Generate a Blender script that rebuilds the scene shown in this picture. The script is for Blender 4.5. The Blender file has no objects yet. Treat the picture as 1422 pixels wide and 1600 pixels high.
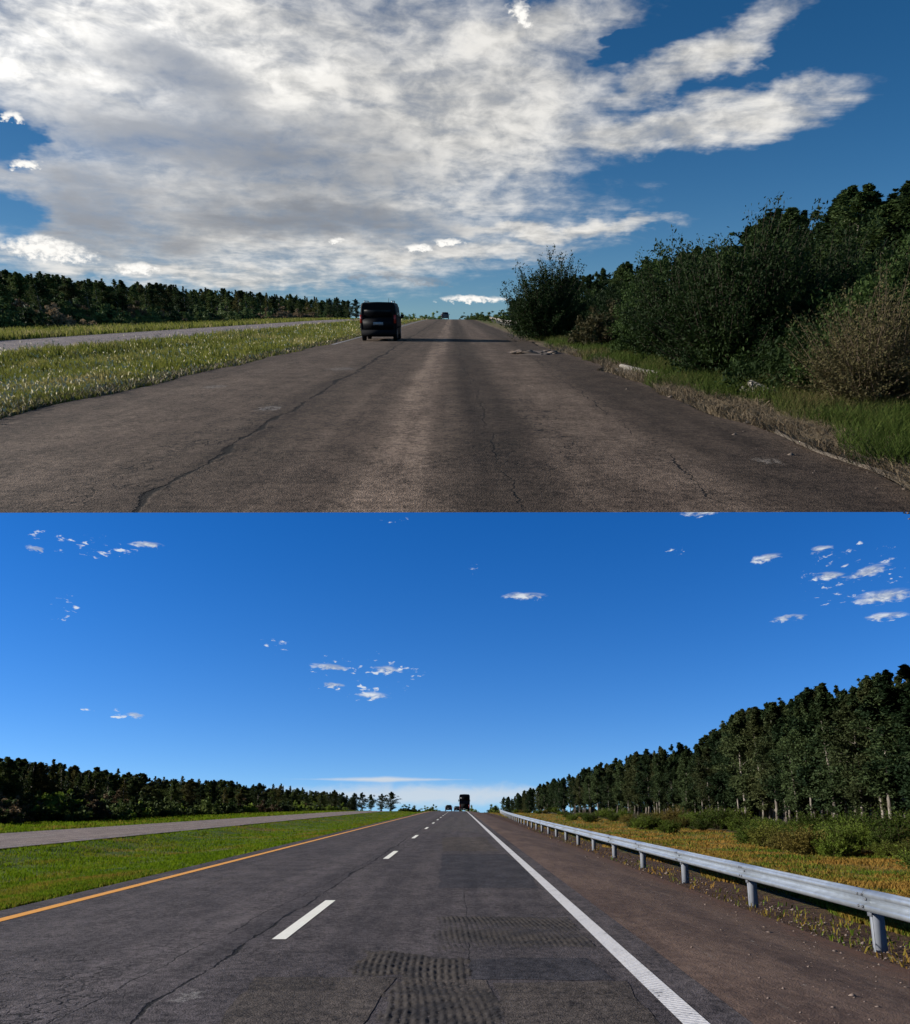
import bpy, math, random
import numpy as np
from mathutils import Matrix, Vector, Euler

# ------------------------------------------------------------------ camera
SC = bpy.context.scene
COL = SC.collection
F, CX, CY = 1200.0, 711.0, 980.0            # focal length and principal point in photo pixels (1422 x 1600)
RAD = math.radians
HZ = {'A': 1256.0, 'B': 487.0}              # eye level of the repaved road (A) and of the old road (B)
VP = {'A': 717.0, 'B': 707.0}
HC = {'A': 1.42, 'B': 1.34}                 # eye height above each road
PITCH = {w: math.atan((HZ[w] - CY) / F) for w in 'AB'}
cam_d = bpy.data.cameras.new('camera')
cam = bpy.data.objects.new('camera', cam_d); COL.objects.link(cam); SC.camera = cam
cam_d.sensor_fit = 'HORIZONTAL'; cam_d.sensor_width = 36.0
cam_d.lens = 36.0 * F / 1422.0
cam_d.shift_y = (CY - 800.0) / 1422.0
cam_d.clip_start = 0.05; cam_d.clip_end = 9000
YAW = {w: math.atan((VP[w] - CX) / F * math.cos(PITCH[w])) for w in 'AB'}
cam.location = (0, 0, HC['A'])
cam.rotation_euler = Euler((math.pi / 2 + PITCH['A'], 0, YAW['A']), 'XYZ')
MC = Matrix.Translation(cam.location) @ cam.rotation_euler.to_matrix().to_4x4()
# the old road lies on a long hillside; its frame is a rigid placement
L_B = Matrix.Translation((0, 0, HC['B'])) @ Euler((math.pi / 2 + PITCH['B'], 0, YAW['B']), 'XYZ').to_matrix().to_4x4()
FR = {'A': Matrix.Identity(4), 'B': MC @ L_B.inverted()}
LC = {'A': MC, 'B': L_B}

# ------------------------------------------------------------------ light
SUN_EL, SUN_AZ = RAD(20.5), RAD(-90.0)      # azimuth from +Y, negative = left
EXPOSURE = 1.0
sd = Vector((math.sin(SUN_AZ) * math.cos(SUN_EL), math.cos(SUN_AZ) * math.cos(SUN_EL), math.sin(SUN_EL)))
sun_d = bpy.data.lights.new('sun', 'SUN'); sun_d.energy = 5.0; sun_d.angle = RAD(0.5); sun_d.color = (1.0, 0.95, 0.87)
sun = bpy.data.objects.new('sun', sun_d); COL.objects.link(sun)
sun.rotation_euler = sd.to_track_quat('Z', 'Y').to_euler()
sun.location = sd * 200
vs = SC.view_settings
vs.view_transform = 'Standard'; vs.look = 'None'; vs.gamma = 1.0; vs.use_curve_mapping = False
vs.exposure = EXPOSURE
SC.render.film_transparent = False
SC.cycles.max_bounces = 5; SC.cycles.diffuse_bounces = 3; SC.cycles.glossy_bounces = 2
SC.cycles.transparent_max_bounces = 6; SC.cycles.sample_clamp_indirect = 4.0
SC.cycles.use_adaptive_sampling = True; SC.cycles.adaptive_threshold = 0.02

# ------------------------------------------------------------------ shader helpers
class S:
    def __init__(s, nt, k): s.nt, s.k = nt, k
    def _o(s, op, a, b=None): return s.nt.m(op, a, b)
    def __add__(s, o): return s._o('ADD', s, o)
    __radd__ = __add__
    def __sub__(s, o): return s._o('SUBTRACT', s, o)
    def __rsub__(s, o): return s._o('SUBTRACT', o, s)
    def __mul__(s, o): return s._o('MULTIPLY', s, o)
    __rmul__ = __mul__
    def __truediv__(s, o): return s._o('DIVIDE', s, o)
    def __rtruediv__(s, o): return s._o('DIVIDE', o, s)
    def __neg__(s): return s._o('MULTIPLY', s, -1.0)
    def abs(s): return s._o('ABSOLUTE', s)
    def max(s, o): return s._o('MAXIMUM', s, o)
    def min(s, o): return s._o('MINIMUM', s, o)
    def pow(s, o): return s._o('POWER', s, o)
class NT:
    def __init__(s, tree): s.t = tree; s.n = tree.nodes; s.l = tree.links
    def put(s, inp, v):
        if isinstance(v, S): s.l.new(v.k, inp)
        elif v is not None:
            if hasattr(inp.default_value, '__len__') and not hasattr(v, '__len__'): v = [v] * len(inp.default_value)
            if hasattr(v, '__len__') and len(inp.default_value) == 4 and len(v) == 3: v = (*v, 1.0)
            inp.default_value = v
    def m(s, op, a, b=None, c=None):
        n = s.n.new('ShaderNodeMath'); n.operation = op
        s.put(n.inputs[0], a); s.put(n.inputs[1], b)
        if c is not None: s.put(n.inputs[2], c)
        return S(s, n.outputs[0])
    def xyz(s, x, y, z=0.0):
        n = s.n.new('ShaderNodeCombineXYZ')
        for i, v in enumerate((x, y, z)): s.put(n.inputs[i], v)
        return S(s, n.outputs[0])
    def sep(s, v):
        n = s.n.new('ShaderNodeSeparateXYZ'); s.put(n.inputs[0], v)
        return [S(s, n.outputs[i]) for i in range(3)]
    def dot(s, a, b):
        n = s.n.new('ShaderNodeVectorMath'); n.operation = 'DOT_PRODUCT'
        s.put(n.inputs[0], a); s.put(n.inputs[1], b); return S(s, n.outputs['Value'])
    def noise(s, vec, scale=1.0, detail=3.0, rough=0.5, dist=0.0):
        n = s.n.new('ShaderNodeTexNoise')
        s.put(n.inputs['Vector'], vec)
        for k, v in (('Scale', scale), ('Detail', detail), ('Roughness', rough), ('Distortion', dist)): n.inputs[k].default_value = v
        return S(s, n.outputs['Fac'])
    def voro(s, vec, scale, feature='F1'):
        n = s.n.new('ShaderNodeTexVoronoi'); n.feature = feature
        s.put(n.inputs['Vector'], vec); n.inputs['Scale'].default_value = scale
        return S(s, n.outputs['Distance'])
    def ss(s, x, a, b):                       # smooth step a..b
        n = s.n.new('ShaderNodeMapRange'); n.interpolation_type = 'SMOOTHSTEP'
        s.put(n.inputs[0], x); n.inputs[1].default_value = a; n.inputs[2].default_value = b
        return S(s, n.outputs[0])
    def mix(s, f, a, b):
        n = s.n.new('ShaderNodeMix'); n.data_type = 'RGBA'
        s.put(n.inputs[0], f); s.put(n.inputs[6], a); s.put(n.inputs[7], b)
        return S(s, n.outputs[2])
    def scale_col(s, c, f):
        n = s.n.new('ShaderNodeVectorMath'); n.operation = 'SCALE'
        s.put(n.inputs[0], c); s.put(n.inputs[3], f); return S(s, n.outputs[0])

# ------------------------------------------------------------------ sky
def ray(w, px, py):
    d = LC[w].to_3x3() @ Vector(((px - CX) / F, (CY - py) / F, -1.0))
    return d.normalized()
def azel(w, px, py):
    d = ray(w, px, py); return math.atan2(d.x, d.y), math.asin(d.z)
world = bpy.data.worlds.new('World'); SC.world = world; world.use_nodes = True
def build_sky():
    nt = NT(world.node_tree); nt.n.clear()
    tc = nt.n.new('ShaderNodeTexCoord'); D = S(nt, tc.outputs['Generated'])
    dx, dy, dz = nt.sep(D)
    R = FR['B'].to_3x3()
    ex, ey, ez = [nt.dot(D, tuple(R.col[i])) for i in range(3)]
    def nishita(x, y, z, ozone, dust, air):
        n = nt.n.new('ShaderNodeTexSky'); n.sky_type = 'NISHITA'; n.sun_disc = False
        n.sun_elevation = SUN_EL; n.sun_rotation = SUN_AZ
        n.ozone_density = ozone; n.dust_density = dust; n.air_density = air
        nt.put(n.inputs['Vector'], nt.xyz(x, y, z)); return S(nt, n.outputs[0])
    def hsv(c, h, sat, v):
        n = nt.n.new('ShaderNodeHueSaturation')
        n.inputs['Hue'].default_value = h; n.inputs['Saturation'].default_value = sat; n.inputs['Value'].default_value = v
        nt.put(n.inputs['Color'], c); return S(nt, n.outputs[0])
    def gam(c, g):
        n = nt.n.new('ShaderNodeGamma'); nt.put(n.inputs[0], c); n.inputs[1].default_value = g; return S(nt, n.outputs[0])
    skyA = nishita(dx, dy, dz.max(0.0) * 1.25 + 0.10, 4.0, 0.0, 1.0)
    skyA = hsv(skyA, 0.514, SKYA[0], SKYA[1])
    skyB = nishita(ex, ey, ez.max(0.0) * 1.5 + 0.10, 3.0, 0.3, 1.0)
    skyB = hsv(skyB, 0.502, SKYB[0], SKYB[1])
    elA = nt.m('ARCSINE', dz)
    azA = nt.m('ARCTAN2', dx, dy)
    elB = nt.m('ARCSINE', ez)
    azB = nt.m('ARCTAN2', ex, ey)
    # --- fractal warp fields
    P = nt.xyz(azB * 5.0, elB * 11.0, 0.0)
    w1 = nt.noise(P, 1.6, 5, 0.62) - 0.5
    w2 = nt.noise(nt.xyz(azB * 5.0 + 7.3, elB * 11.0, 3.1), 1.6, 5, 0.62) - 0.5
    zc = ez.max(0.0) + 0.10
    Pp = nt.xyz(ex / zc, ey / zc * 0.8, 0.0)                 # cloud deck seen in perspective
    fb = nt.noise(Pp, 2.2, 6, 0.60, 0.5) - 0.5
    puffy = nt.noise(nt.xyz(azB * 26, elB * 48, 2.0), 1.0, 5, 0.6, 0.4) - 0.5
    fine = nt.noise(Pp, 7.0, 4, 0.6, 0.3) - 0.5
    Ps = nt.xyz(azB * 2.2 - elB * 2.0, elB * 11.0 + azB * 1.2, 1.7)
    streak = nt.noise(Ps, 3.0, 6, 0.60, 0.6) - 0.5
    a_ = azB + w1 * 0.17; e_ = elB + w2 * 0.075
    def ell(w, vec, px, py, rx, ry, rot=0.0):            # squared distance in units of the ellipse
        a0, e0 = azel(w, px, py)
        a1, e1 = azel(w, px + rx, py); a2, e2 = azel(w, px, py - ry)
        ra, re = math.hypot(a1 - a0, e1 - e0), max(1e-4, math.hypot(a2 - a0, e2 - e0))
        n = nt.n.new('ShaderNodeMapping'); n.vector_type = 'TEXTURE'; nt.put(n.inputs[0], vec)
        n.inputs['Location'].default_value = (a0, e0, 0); n.inputs['Rotation'].default_value = (0, 0, RAD(rot)); n.inputs['Scale'].default_value = (ra, re, 1)
        return nt.dot(S(nt, n.outputs[0]), S(nt, n.outputs[0]))
    def union(lst, k=0.35):
        r = lst[0]
        for q in lst[1:]: r = nt.m('SMOOTH_MIN', r, q, k) if k else nt.m('MINIMUM', r, q)
        return 1.0 - r
    vW = nt.xyz(a_, e_, 0.0); vB = nt.xyz(azB, elB, 0.0); vA = nt.xyz(azA, elA, 0.0)
    main = union([ell('B', vW, *p) for p in (
        (330, 110, 560, 210, 0), (330, 330, 560, 135, 0), (680, 190, 320, 190, 8), (1080, 95, 165, 42, 18),
        (1035, 200, 285, 42, 5), (850, 352, 230, 17, 2), (690, 392, 230, 22, 3), (800, 60, 170, 46, 10), (150, -150, 900, 120, 8), (330, 428, 330, 24, 0))])
    hole = union([ell('B', vW, *p) for p in ((0, 215, 66, 42, 30), (10, 335, 62, 36, 0), (1000, 60, 70, 25, 25))])
    main = main.min(1.0)
    rt = nt.ss(azB, 0.06, 0.36)
    cov = main + fb * 1.2 + streak * (1.5 + rt * 1.6) + fine * 0.5 + puffy * (1.1 - rt * 0.4) - nt.ss(hole + puffy * 1.6 + fb * 1.2, -0.7, 1.3) * 1.5
    den = nt.ss(cov - rt * 0.05, -0.55, 1.25)
    # thickness darkens the backlit deck
    grey = union([ell('B', vW, *p) for p in ((330, 235, 330, 90, -4), (150, 320, 190, 90, -8), (480, 345, 260, 45, -3), (300, 130, 160, 60, -15))])
    thick = nt.ss(grey + streak * 1.1 + fb * 1.6 + puffy * 0.8, -0.5, 1.2)
    lump = nt.ss(fb * 0.9 + fine * 0.7 + streak * 0.3 + puffy * 1.1, -0.34, 0.30)
    white = nt.mix(lump, CLOUD[1], CLOUD[0])
    ccol = nt.mix(thick, white, CLOUD[2])
    warm = nt.ss(union([ell('B', vW, 60, 110, 420, 260, 0)]), -0.6, 1.0)
    ccol = nt.scale_col(ccol, 0.92 + warm * 0.45)
    skyB2 = nt.mix(den, skyB, ccol)
    # low sunlit cumulus over the left forest, small puffs by the horizon
    pw = nt.noise(nt.xyz(azB * 110, elB * 170, 0), 1.0, 6, 0.62) - 0.5
    pw2 = nt.noise(nt.xyz(azB * 45, elB * 80, 6.0), 1.0, 3, 0.6) - 0.5
    vBp = nt.xyz(azB + pw2 * 0.035, elB + pw * 0.012 + pw2 * 0.008, 0.0)
    puffs = union([ell('B', vBp, *p) for p in ((75, 391, 80, 20, -6), (60, 380, 45, 16, 0), (212, 419, 42, 11, 0), (22, 183, 24, 8, -10), (40, 256, 26, 9, 0),
                                                    (650, 388, 26, 7, 0), (700, 378, 28, 7, 0), (523, 377, 12, 5, 0), (740, 467, 60, 7, 0), (815, 22, 24, 16, -40))])
    pd = nt.ss(puffs + pw * 2.4, -0.1, 1.0)
    pcol = nt.mix(nt.ss(pw + puffs * 0.2, -0.2, 0.25), CLOUD[1], CLOUD[0])
    skyB2 = nt.mix(pd, skyB2, nt.scale_col(pcol, 1.12))
    dk = union([ell('B', vBp, *p) for p in ((668, 440, 42, 10, -6), (615, 430, 34, 8, -8), (560, 432, 16, 6, 0))])
    skyB2 = nt.mix(nt.ss(dk + pw * 3.0, -0.1, 1.4) * 0.6, skyB2, CLOUD[2])
    # --- fair-weather wisps over the repaved road
    q1 = nt.noise(nt.xyz(azA * 30, elA * 62, 5.0), 1.0, 5, 0.62, 0.3) - 0.5
    q2 = nt.noise(nt.xyz(azA * 75, elA * 190, 9.0), 1.0, 4, 0.6, 0.4) - 0.5
    vAp = nt.xyz(azA + q1 * 0.035, elA + q2 * 0.012, 0.0)
    clus = union([ell('A', vA, *p) for p in ((570, 1060, 130, 55, 0), (1330, 900, 130, 70, 0), (130, 850, 130, 30, 0), (620, 812, 40, 8, 0), (430, 1010, 40, 25, 0), (95, 950, 40, 35, 0), (170, 1112, 70, 14, 0), (745, 890, 25, 14, 0), (1055, 862, 26, 14, 0))])
    wis = nt.ss(nt.ss(clus, -0.1, 0.7) * 0.50 + q1 * 0.9 + q2 * 1.3, 0.62, 0.80)
    spec = union([ell('A', vAp, *p) for p in ((820, 931, 34, 5.5, 0), (1382, 932, 46, 11, 3), (1382, 963, 38, 6, 1), (1232, 965, 28, 5, 0), (1286, 858, 16, 6, 4),
                  (1356, 893, 36, 8, 12), (1298, 899, 24, 6, -8), (1196, 872, 20, 6, 10), (606, 1046, 20, 6, -4), (583, 1087, 24, 6, 0), (515, 1042, 26, 5, -4), (518, 1070, 16, 4, 0), (1096, 800, 28, 6, 0), (230, 851, 24, 5, 4), (55, 857, 14, 4, 0), (208, 1117, 12, 4, 0))])
    sp = nt.ss(spec + q1 * 1.5 + q2 * 3.4, -0.3, 1.5)
    skyA2 = nt.mix((wis * 0.85).max(sp * 0.95), skyA, nt.mix(nt.ss(q2 + q1, -0.15, 0.25), nt_col(nt, WISP, 0.78), nt_col(nt, WISP, 1.25)))
    e12 = azel('A', 600, 1218)[1]; e22 = azel('A', 640, 1242)[1]
    s1 = nt.ss((elA - e12).abs() * (1 / 0.0035) + q1 * 0.8 + (azA + 0.095).abs() * 11.0, 1.5, 0.2) * 0.85
    s2 = nt.ss((elA - e22).abs() * (1 / 0.014) + q1 * 1.4 + (azA + 0.03).abs() * 3.0, 1.5, 0.2) * 0.75
    skyA2 = nt.mix(s1.max(s2), skyA2, nt_col(nt, WISP, 1.1))
    final = nt.mix(nt.ss(elA, RAD(24), RAD(33)), skyA2, skyB2)
    bg = nt.n.new('ShaderNodeBackground'); nt.put(bg.inputs[0], final); bg.inputs[1].default_value = 0.1
    world.cycles.sampling_method = 'NONE'
    out = nt.n.new('ShaderNodeOutputWorld'); nt.l.new(bg.outputs[0], out.inputs[0])
def nt_col(nt, c, f): return tuple(q * f for q in c)
SKYA = (1.30, 0.86)
SKYB = (1.32, 0.46)
CLOUD = ((4.6, 4.5, 4.3), (2.6, 2.58, 2.5), (1.4, 1.5, 1.68))
WISP = (3.0, 3.2, 3.4)
build_sky()

# ------------------------------------------------------------------ mesh helpers
rng = np.random.default_rng(11)
random.seed(11)
class Geo:
    def __init__(s): s.v = []; s.f = []; s.n = 0
    def add(s, V, Fs):
        V = np.asarray(V, float).reshape(-1, 3)
        if isinstance(Fs, np.ndarray): s.f.append(Fs.astype(np.int64) + s.n)
        else:
            for k in sorted({len(q) for q in Fs}): s.f.append(np.array([q for q in Fs if len(q) == k], np.int64) + s.n)
        s.v.append(V); s.n += len(V); return s
    def mesh(s, name, smooth=False, sharp=0):
        me = bpy.data.meshes.new(name)
        V = np.concatenate(s.v); me.vertices.add(len(V)); me.vertices.foreach_set('co', V.astype(np.float32).ravel())
        idx = np.concatenate([f.ravel() for f in s.f]); tot = np.concatenate([np.full(len(f), f.shape[1]) for f in s.f])
        st = np.concatenate([[0], np.cumsum(tot)[:-1]])
        me.loops.add(len(idx)); me.loops.foreach_set('vertex_index', idx.astype(np.int32))
        me.polygons.add(len(tot)); me.polygons.foreach_set('loop_start', st.astype(np.int32))
        me.polygons.foreach_set('loop_total', tot.astype(np.int32))
        if smooth: me.polygons.foreach_set('use_smooth', np.ones(len(tot), bool))
        me.update(calc_edges=True); me.validate()
        if sharp: me.set_sharp_from_angle(angle=RAD(sharp))
        return me
def box(x0, x1, y0, y1, z0, z1):
    V = [(x, y, z) for z in (z0, z1) for y in (y0, y1) for x in (x0, x1)]
    return V, [(0, 2, 3, 1), (4, 5, 7, 6), (0, 1, 5, 4), (2, 6, 7, 3), (0, 4, 6, 2), (1, 3, 7, 5)]
def tube(pts, rad, n=6, cap=True):
    P = np.asarray(pts, float); V = []
    for i in range(len(P)):
        t = P[min(i + 1, len(P) - 1)] - P[max(i - 1, 0)]; t /= np.linalg.norm(t) + 1e-9
        a = np.cross(t, (0.3, 0.9, 0.2) if abs(t[1]) < 0.9 else (1, 0, 0)); a /= np.linalg.norm(a); b = np.cross(t, a)
        for k in range(n):
            q = 2 * math.pi * k / n; V.append(P[i] + rad[i] * (math.cos(q) * a + math.sin(q) * b))
    Fs = [(i * n + k, i * n + (k + 1) % n, (i + 1) * n + (k + 1) % n, (i + 1) * n + k) for i in range(len(P) - 1) for k in range(n)]
    if cap: Fs += [tuple(range(n))[::-1], tuple(range((len(P) - 1) * n, len(P) * n))]
    return V, Fs
def cyl_x(x0, x1, y, z, r, n=20, prof=None):           # wheel-like solid along x
    prof = prof or [(x0, 0.0), (x0, r * .92), (x0 + (x1 - x0) * .15, r), (x1 - (x1 - x0) * .15, r), (x1, r * .92), (x1, 0.0)]
    V = []; Fs = []
    for (px, pr) in prof:
        for k in range(n):
            q = 2 * math.pi * k / n; V.append((px, y + pr * math.cos(q), z + pr * math.sin(q)))
    for i in range(len(prof) - 1):
        for k in range(n): Fs.append((i * n + k, i * n + (k + 1) % n, (i + 1) * n + (k + 1) % n, (i + 1) * n + k))
    return V, Fs
def obj(name, me, mat=None, parent=None, w='A', mtx=None):
    if isinstance(me, Geo): me = me.mesh(name)
    o = bpy.data.objects.new(name, me); COL.objects.link(o)
    if mat is not None and len(me.materials) == 0: me.materials.append(mat)
    if parent is not None: o.parent = parent
    else: o.matrix_world = FR[w] @ (mtx or Matrix.Identity(4))
    return o
def tag(o, label, cat=None, group=None, kind=None):
    o['label'] = label
    if cat: o['category'] = cat
    if group: o['group'] = group
    if kind: o['kind'] = kind
    return o
def thing(name, label, cat, w, mtx, group=None):
    o = bpy.data.objects.new(name, None); COL.objects.link(o); o.empty_display_size = 0.3
    o.matrix_world = FR[w] @ mtx; tag(o, label, cat, group); return o
def TRS(x, y, z, rz=0.0, s=1.0, tilt=(0, 0)):
    s = s if hasattr(s, '__len__') else (s, s, s)
    return Matrix.LocRotScale(Vector((x, y, z)), Euler((tilt[0], tilt[1], rz)), Vector(s))

# ------------------------------------------------------------------ terrain
def crest(y):
    y = np.asarray(y, float); t = np.clip(y - 125, 0, None)
    return -np.where(t < 160, 0.00007 * t * t, 0.00007 * 160 * 160 + 0.0224 * (t - 160)) * (y < 3000) - 62.0 * (y >= 3000)
def smooth(a, b, x):
    t = np.clip((np.asarray(x, float) - a) / (b - a), 0, 1); return t * t * (3 - 2 * t)
def prof(w, x):
    x = np.asarray(x, float)
    if w == 'A':
        z = -0.30 * smooth(1.9, 5.4, x) - 0.12 * smooth(6, 10, x) + 0.1 * smooth(11, 20, x)
    else:
        z = 0.10 * smooth(3.7, 5.0, x) - 0.25 * smooth(6, 12, x)
    z = z - 0.22 * smooth(-6.4, -9.5, x) + 0.22 * smooth(-12, -14.6, x)
    return z
def bumpy(w, x, y):
    x = np.asarray(x, float); y = np.asarray(y, float)
    b = np.sin(x * 1.7 + y * .9) * .5 + np.sin(x * .6 - y * 1.3 + 2) * .5 + np.sin(x * 2.9 + y * 2.3 + 1) * .3
    off = smooth(EDGE_R[w] + 0.2, EDGE_R[w] + 1.5, x) + smooth(-6.3, -7.2, x) * smooth(-15.0, -14.2, x) + smooth(-22.7, -23.5, x)
    return 0.035 * b * off
EDGE_R = {'A': 4.6, 'B': 3.72}
GAP = 0.05
def gz(w, x, y): return prof(w, x) + crest(y) + bumpy(w, x, y) - GAP
def gpt(w, px, py, z=0.0):
    """where the sight line through a photo pixel meets height z of that road's plane"""
    d = ray(w, px, py); t = (z - HC[w]) / d.z; return d.x * t, d.y * t
def px_of(w, x, y, z):
    p = LC[w].inverted() @ Vector((x, y, z)); return CX + F * p.x / -p.z, CY - F * p.y / -p.z
def z_at(w, x, y, py):
    """height at (x, y) that shows at photo row py"""
    lo, hi = -20.0, 60.0
    for _ in range(40):
        m = (lo + hi) / 2
        if px_of(w, x, y, m)[1] > py: lo = m
        else: hi = m
    return lo
def y_for_px(w, x, px):
    """distance along the road at which lateral x shows at photo column px on the eye level"""
    d = ray(w, px, HZ[w]); return x * d.y / d.x
YS = [2.0] + [2.0 + 1.0 * i for i in range(1, 40)] + [42 + 4 * i for i in range(40)] + [205 + 15 * i for i in range(30)] + [660, 800, 1000, 1300, 1700, 2200, 2950]
def sheet(name, w, xl, xr, dz, nx, mat, y0=-12.0, y1=2950.0, parent=None, follow=True):
    if w == 'B': y0 = max(y0, SEAM)
    ys = [y0] + [y for y in YS if y0 < y < y1] + [y1]
    V = []; Fs = []
    for y in ys:
        a, b = (xl(y) if callable(xl) else xl), (xr(y) if callable(xr) else xr)
        for i in range(nx + 1):
            x = a + (b - a) * i / nx
            V.append((x, y, float(prof(w, x) + crest(y) + dz)))
    m = nx + 1
    Fs = [(j * m + i, j * m + i + 1, (j + 1) * m + i + 1, (j + 1) * m + i) for j in range(len(ys) - 1) for i in range(nx)]
    g = Geo(); g.add(V, Fs)
    return obj(name, g.mesh(name, True), mat, parent, w)
SEAM = gpt('B', 711, 800.6)[1]               # the old road's carriageway begins at this cut

# ------------------------------------------------------------------ materials
def material(name, fn, rough=0.85, spec=0.3, metal=0.0, transl=0.0):
    m = bpy.data.materials.new(name); m.use_nodes = True
    nt = NT(m.node_tree); nt.n.clear()
    tc = nt.n.new('ShaderNodeTexCoord'); P = S(nt, tc.outputs['Object']); x, y, z = nt.sep(P)
    oi = nt.n.new('ShaderNodeObjectInfo'); rnd = S(nt, oi.outputs['Random'])
    r = fn(nt, P, x, y, z, rnd)
    if not isinstance(r, dict): r = {'c': r}
    b = nt.n.new('ShaderNodeBsdfPrincipled')
    nt.put(b.inputs['Base Color'], r['c']); nt.put(b.inputs['Roughness'], r.get('r', rough))
    b.inputs['Specular IOR Level'].default_value = spec; nt.put(b.inputs['Metallic'], metal)
    if 'h' in r:
        bn = nt.n.new('ShaderNodeBump'); bn.inputs['Strength'].default_value = r.get('hs', 0.6); bn.inputs['Distance'].default_value = r.get('hd', 0.02)
        nt.put(bn.inputs['Height'], r['h']); nt.l.new(bn.outputs[0], b.inputs['Normal'])
    if 'e' in r:
        nt.put(b.inputs['Emission Color'], r['e'][0]); b.inputs['Emission Strength'].default_value = r['e'][1]
    out = nt.n.new('ShaderNodeOutputMaterial'); sh = b.outputs[0]
    if transl > 0:
        t = nt.n.new('ShaderNodeBsdfTranslucent'); nt.put(t.inputs[0], r['c'])
        mx = nt.n.new('ShaderNodeMixShader'); mx.inputs[0].default_value = transl
        nt.l.new(sh, mx.inputs[1]); nt.l.new(t.outputs[0], mx.inputs[2]); sh = mx.outputs[0]
    nt.l.new(sh, out.inputs[0]); return m
def flat(name, c, rough=0.6, spec=0.4, metal=0.0, var=0.12):
    def fn(nt, P, x, y, z, r):
        n = nt.noise(P, 7.0, 3, 0.6)
        return {'c': nt.mix(n, tuple(q * (1 - var) for q in c), tuple(q * (1 + var) for q in c)), 'r': rough + 0.0}
    return material(name, fn, rough, spec, metal)

def line_crack(nt, x, y, x0, slope, amp, wid, seed, fr=0.45):
    n1 = nt.noise(nt.xyz(y, seed, 0.0), fr, 6, 0.65) - 0.5
    n2 = nt.noise(nt.xyz(y, seed + 5.0, 0.0), 6.0, 3, 0.6) - 0.5
    wv = nt.noise(nt.xyz(y, seed + 9.0, 0.0), 1.2, 3, 0.6)
    n3 = nt.noise(nt.xyz(x, y, seed), 22.0, 3, 0.65) - 0.5
    d = (x - (x0 + slope * y) - n1 * amp - n2 * 0.05 - n3 * 0.05).abs()
    return nt.ss(d / (nt.ss(wv, .3, .75) * wid * 2.0 + 0.0015), 1.0, 0.3)
def asphalt(name, base, tint, lanes, cracks, shade=1.0, allig=(), edge_light=0.0, spots=()):
    def fn(nt, P, x, y, z, r):
        agg = nt.noise(P, 95.0, 2, 0.6); agg2 = nt.voro(P, 70.0)
        mid = nt.noise(P, 9.0, 5, 0.65)
        big = nt.noise(nt.xyz(x * 0.9, y * 0.22, 0.0), 1.0, 5, 0.6, 0.6)
        lon = nt.noise(nt.xyz(x * 1.6, y * 0.035, 4.0), 1.6, 4, 0.6)
        f = nt.ss(big * 0.5 + lon * 0.55 + mid * 0.22, 0.38, 0.85)
        c = nt.mix(f, base, tint)
        cell = nt.noise(P, 38.0, 3, 0.7)
        blot = nt.noise(nt.xyz(x, y * 0.55, 3.0), 2.6, 4, 0.65)
        grain = nt.noise(nt.xyz(x, y * 0.6, 1.0), 21.0, 3, 0.7)
        v = -0.22 + nt.ss(agg, 0.38, 0.62) * 0.60 + nt.ss(mid, 0.36, 0.64) * 0.48 + nt.ss(cell, 0.40, 0.60) * 0.55 + nt.ss(grain, 0.38, 0.62) * 0.50 + nt.ss(blot, 0.34, 0.66) * 0.5
        v = v.max(0.12)
        for (lx, lw, amt) in lanes:
            wob = (nt.noise(nt.xyz(y * 0.12, lx, 2.0), 1.0, 4, 0.6) - 0.5) * 0.5
            v = v * (1.0 + nt.ss((x - lx + wob).abs() / lw, 1.0, 0.35) * amt * (0.45 + big))
        stone = nt.ss(agg2, 0.30, 0.12) * nt.ss(nt.noise(P, 48.0, 1, 0.5), 0.52, 0.68)
        c = nt.mix(stone * 0.7, c, tuple(q * 3.2 for q in tint))
        cr = None
        for a in cracks:
            q = line_crack(nt, x, y, *a); cr = q if cr is None else cr.max(q)
        for (ax, ay, rx, ry, sc_) in allig:
            ca = nt.voro(nt.xyz(x + (nt.noise(P, 4.0, 3, .6) - .5) * .3, y * 0.8 + mid * .2, 0.0), sc_, 'DISTANCE_TO_EDGE')
            msk = nt.ss(((x - ax) / rx) * ((x - ax) / rx) + ((y - ay) / ry) * ((y - ay) / ry) + (big - 0.5) * 1.6, 1.0, 0.2)
            q = nt.ss(ca, 0.06, 0.015) * msk * nt.ss(nt.noise(P, 1.8, 3, .6), .42, .58); cr = q if cr is None else cr.max(q)
        c = nt.scale_col(c, v)
        for (ax, ay, rx, ry, col, am) in spots:                # worn paint, dust, old stains with their own outline
            msk = 1.0 - (((x - ax) / rx) * ((x - ax) / rx) + ((y - ay) / ry) * ((y - ay) / ry)) + (mid - 0.5) * 5.0 + (nt.noise(P, 30.0, 3, .6) - .5) * 3.0 - 0.4
            c = nt.mix(nt.ss(msk, 0.1, 0.8) * am, c, col)
        h = agg * 1.2 + agg2 * 1.0 + cell * 0.6 + mid * 0.1
        if cr is not None:
            c = nt.mix(cr * 0.92, c, (0.006, 0.0055, 0.005)); h = h - cr * 3.0
        return {'c': nt.scale_col(c, shade), 'h': h, 'hs': 0.42, 'hd': 0.010, 'r': 0.8 + mid * 0.2}
    return material(name, fn, spec=0.12)
M = {}
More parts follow.
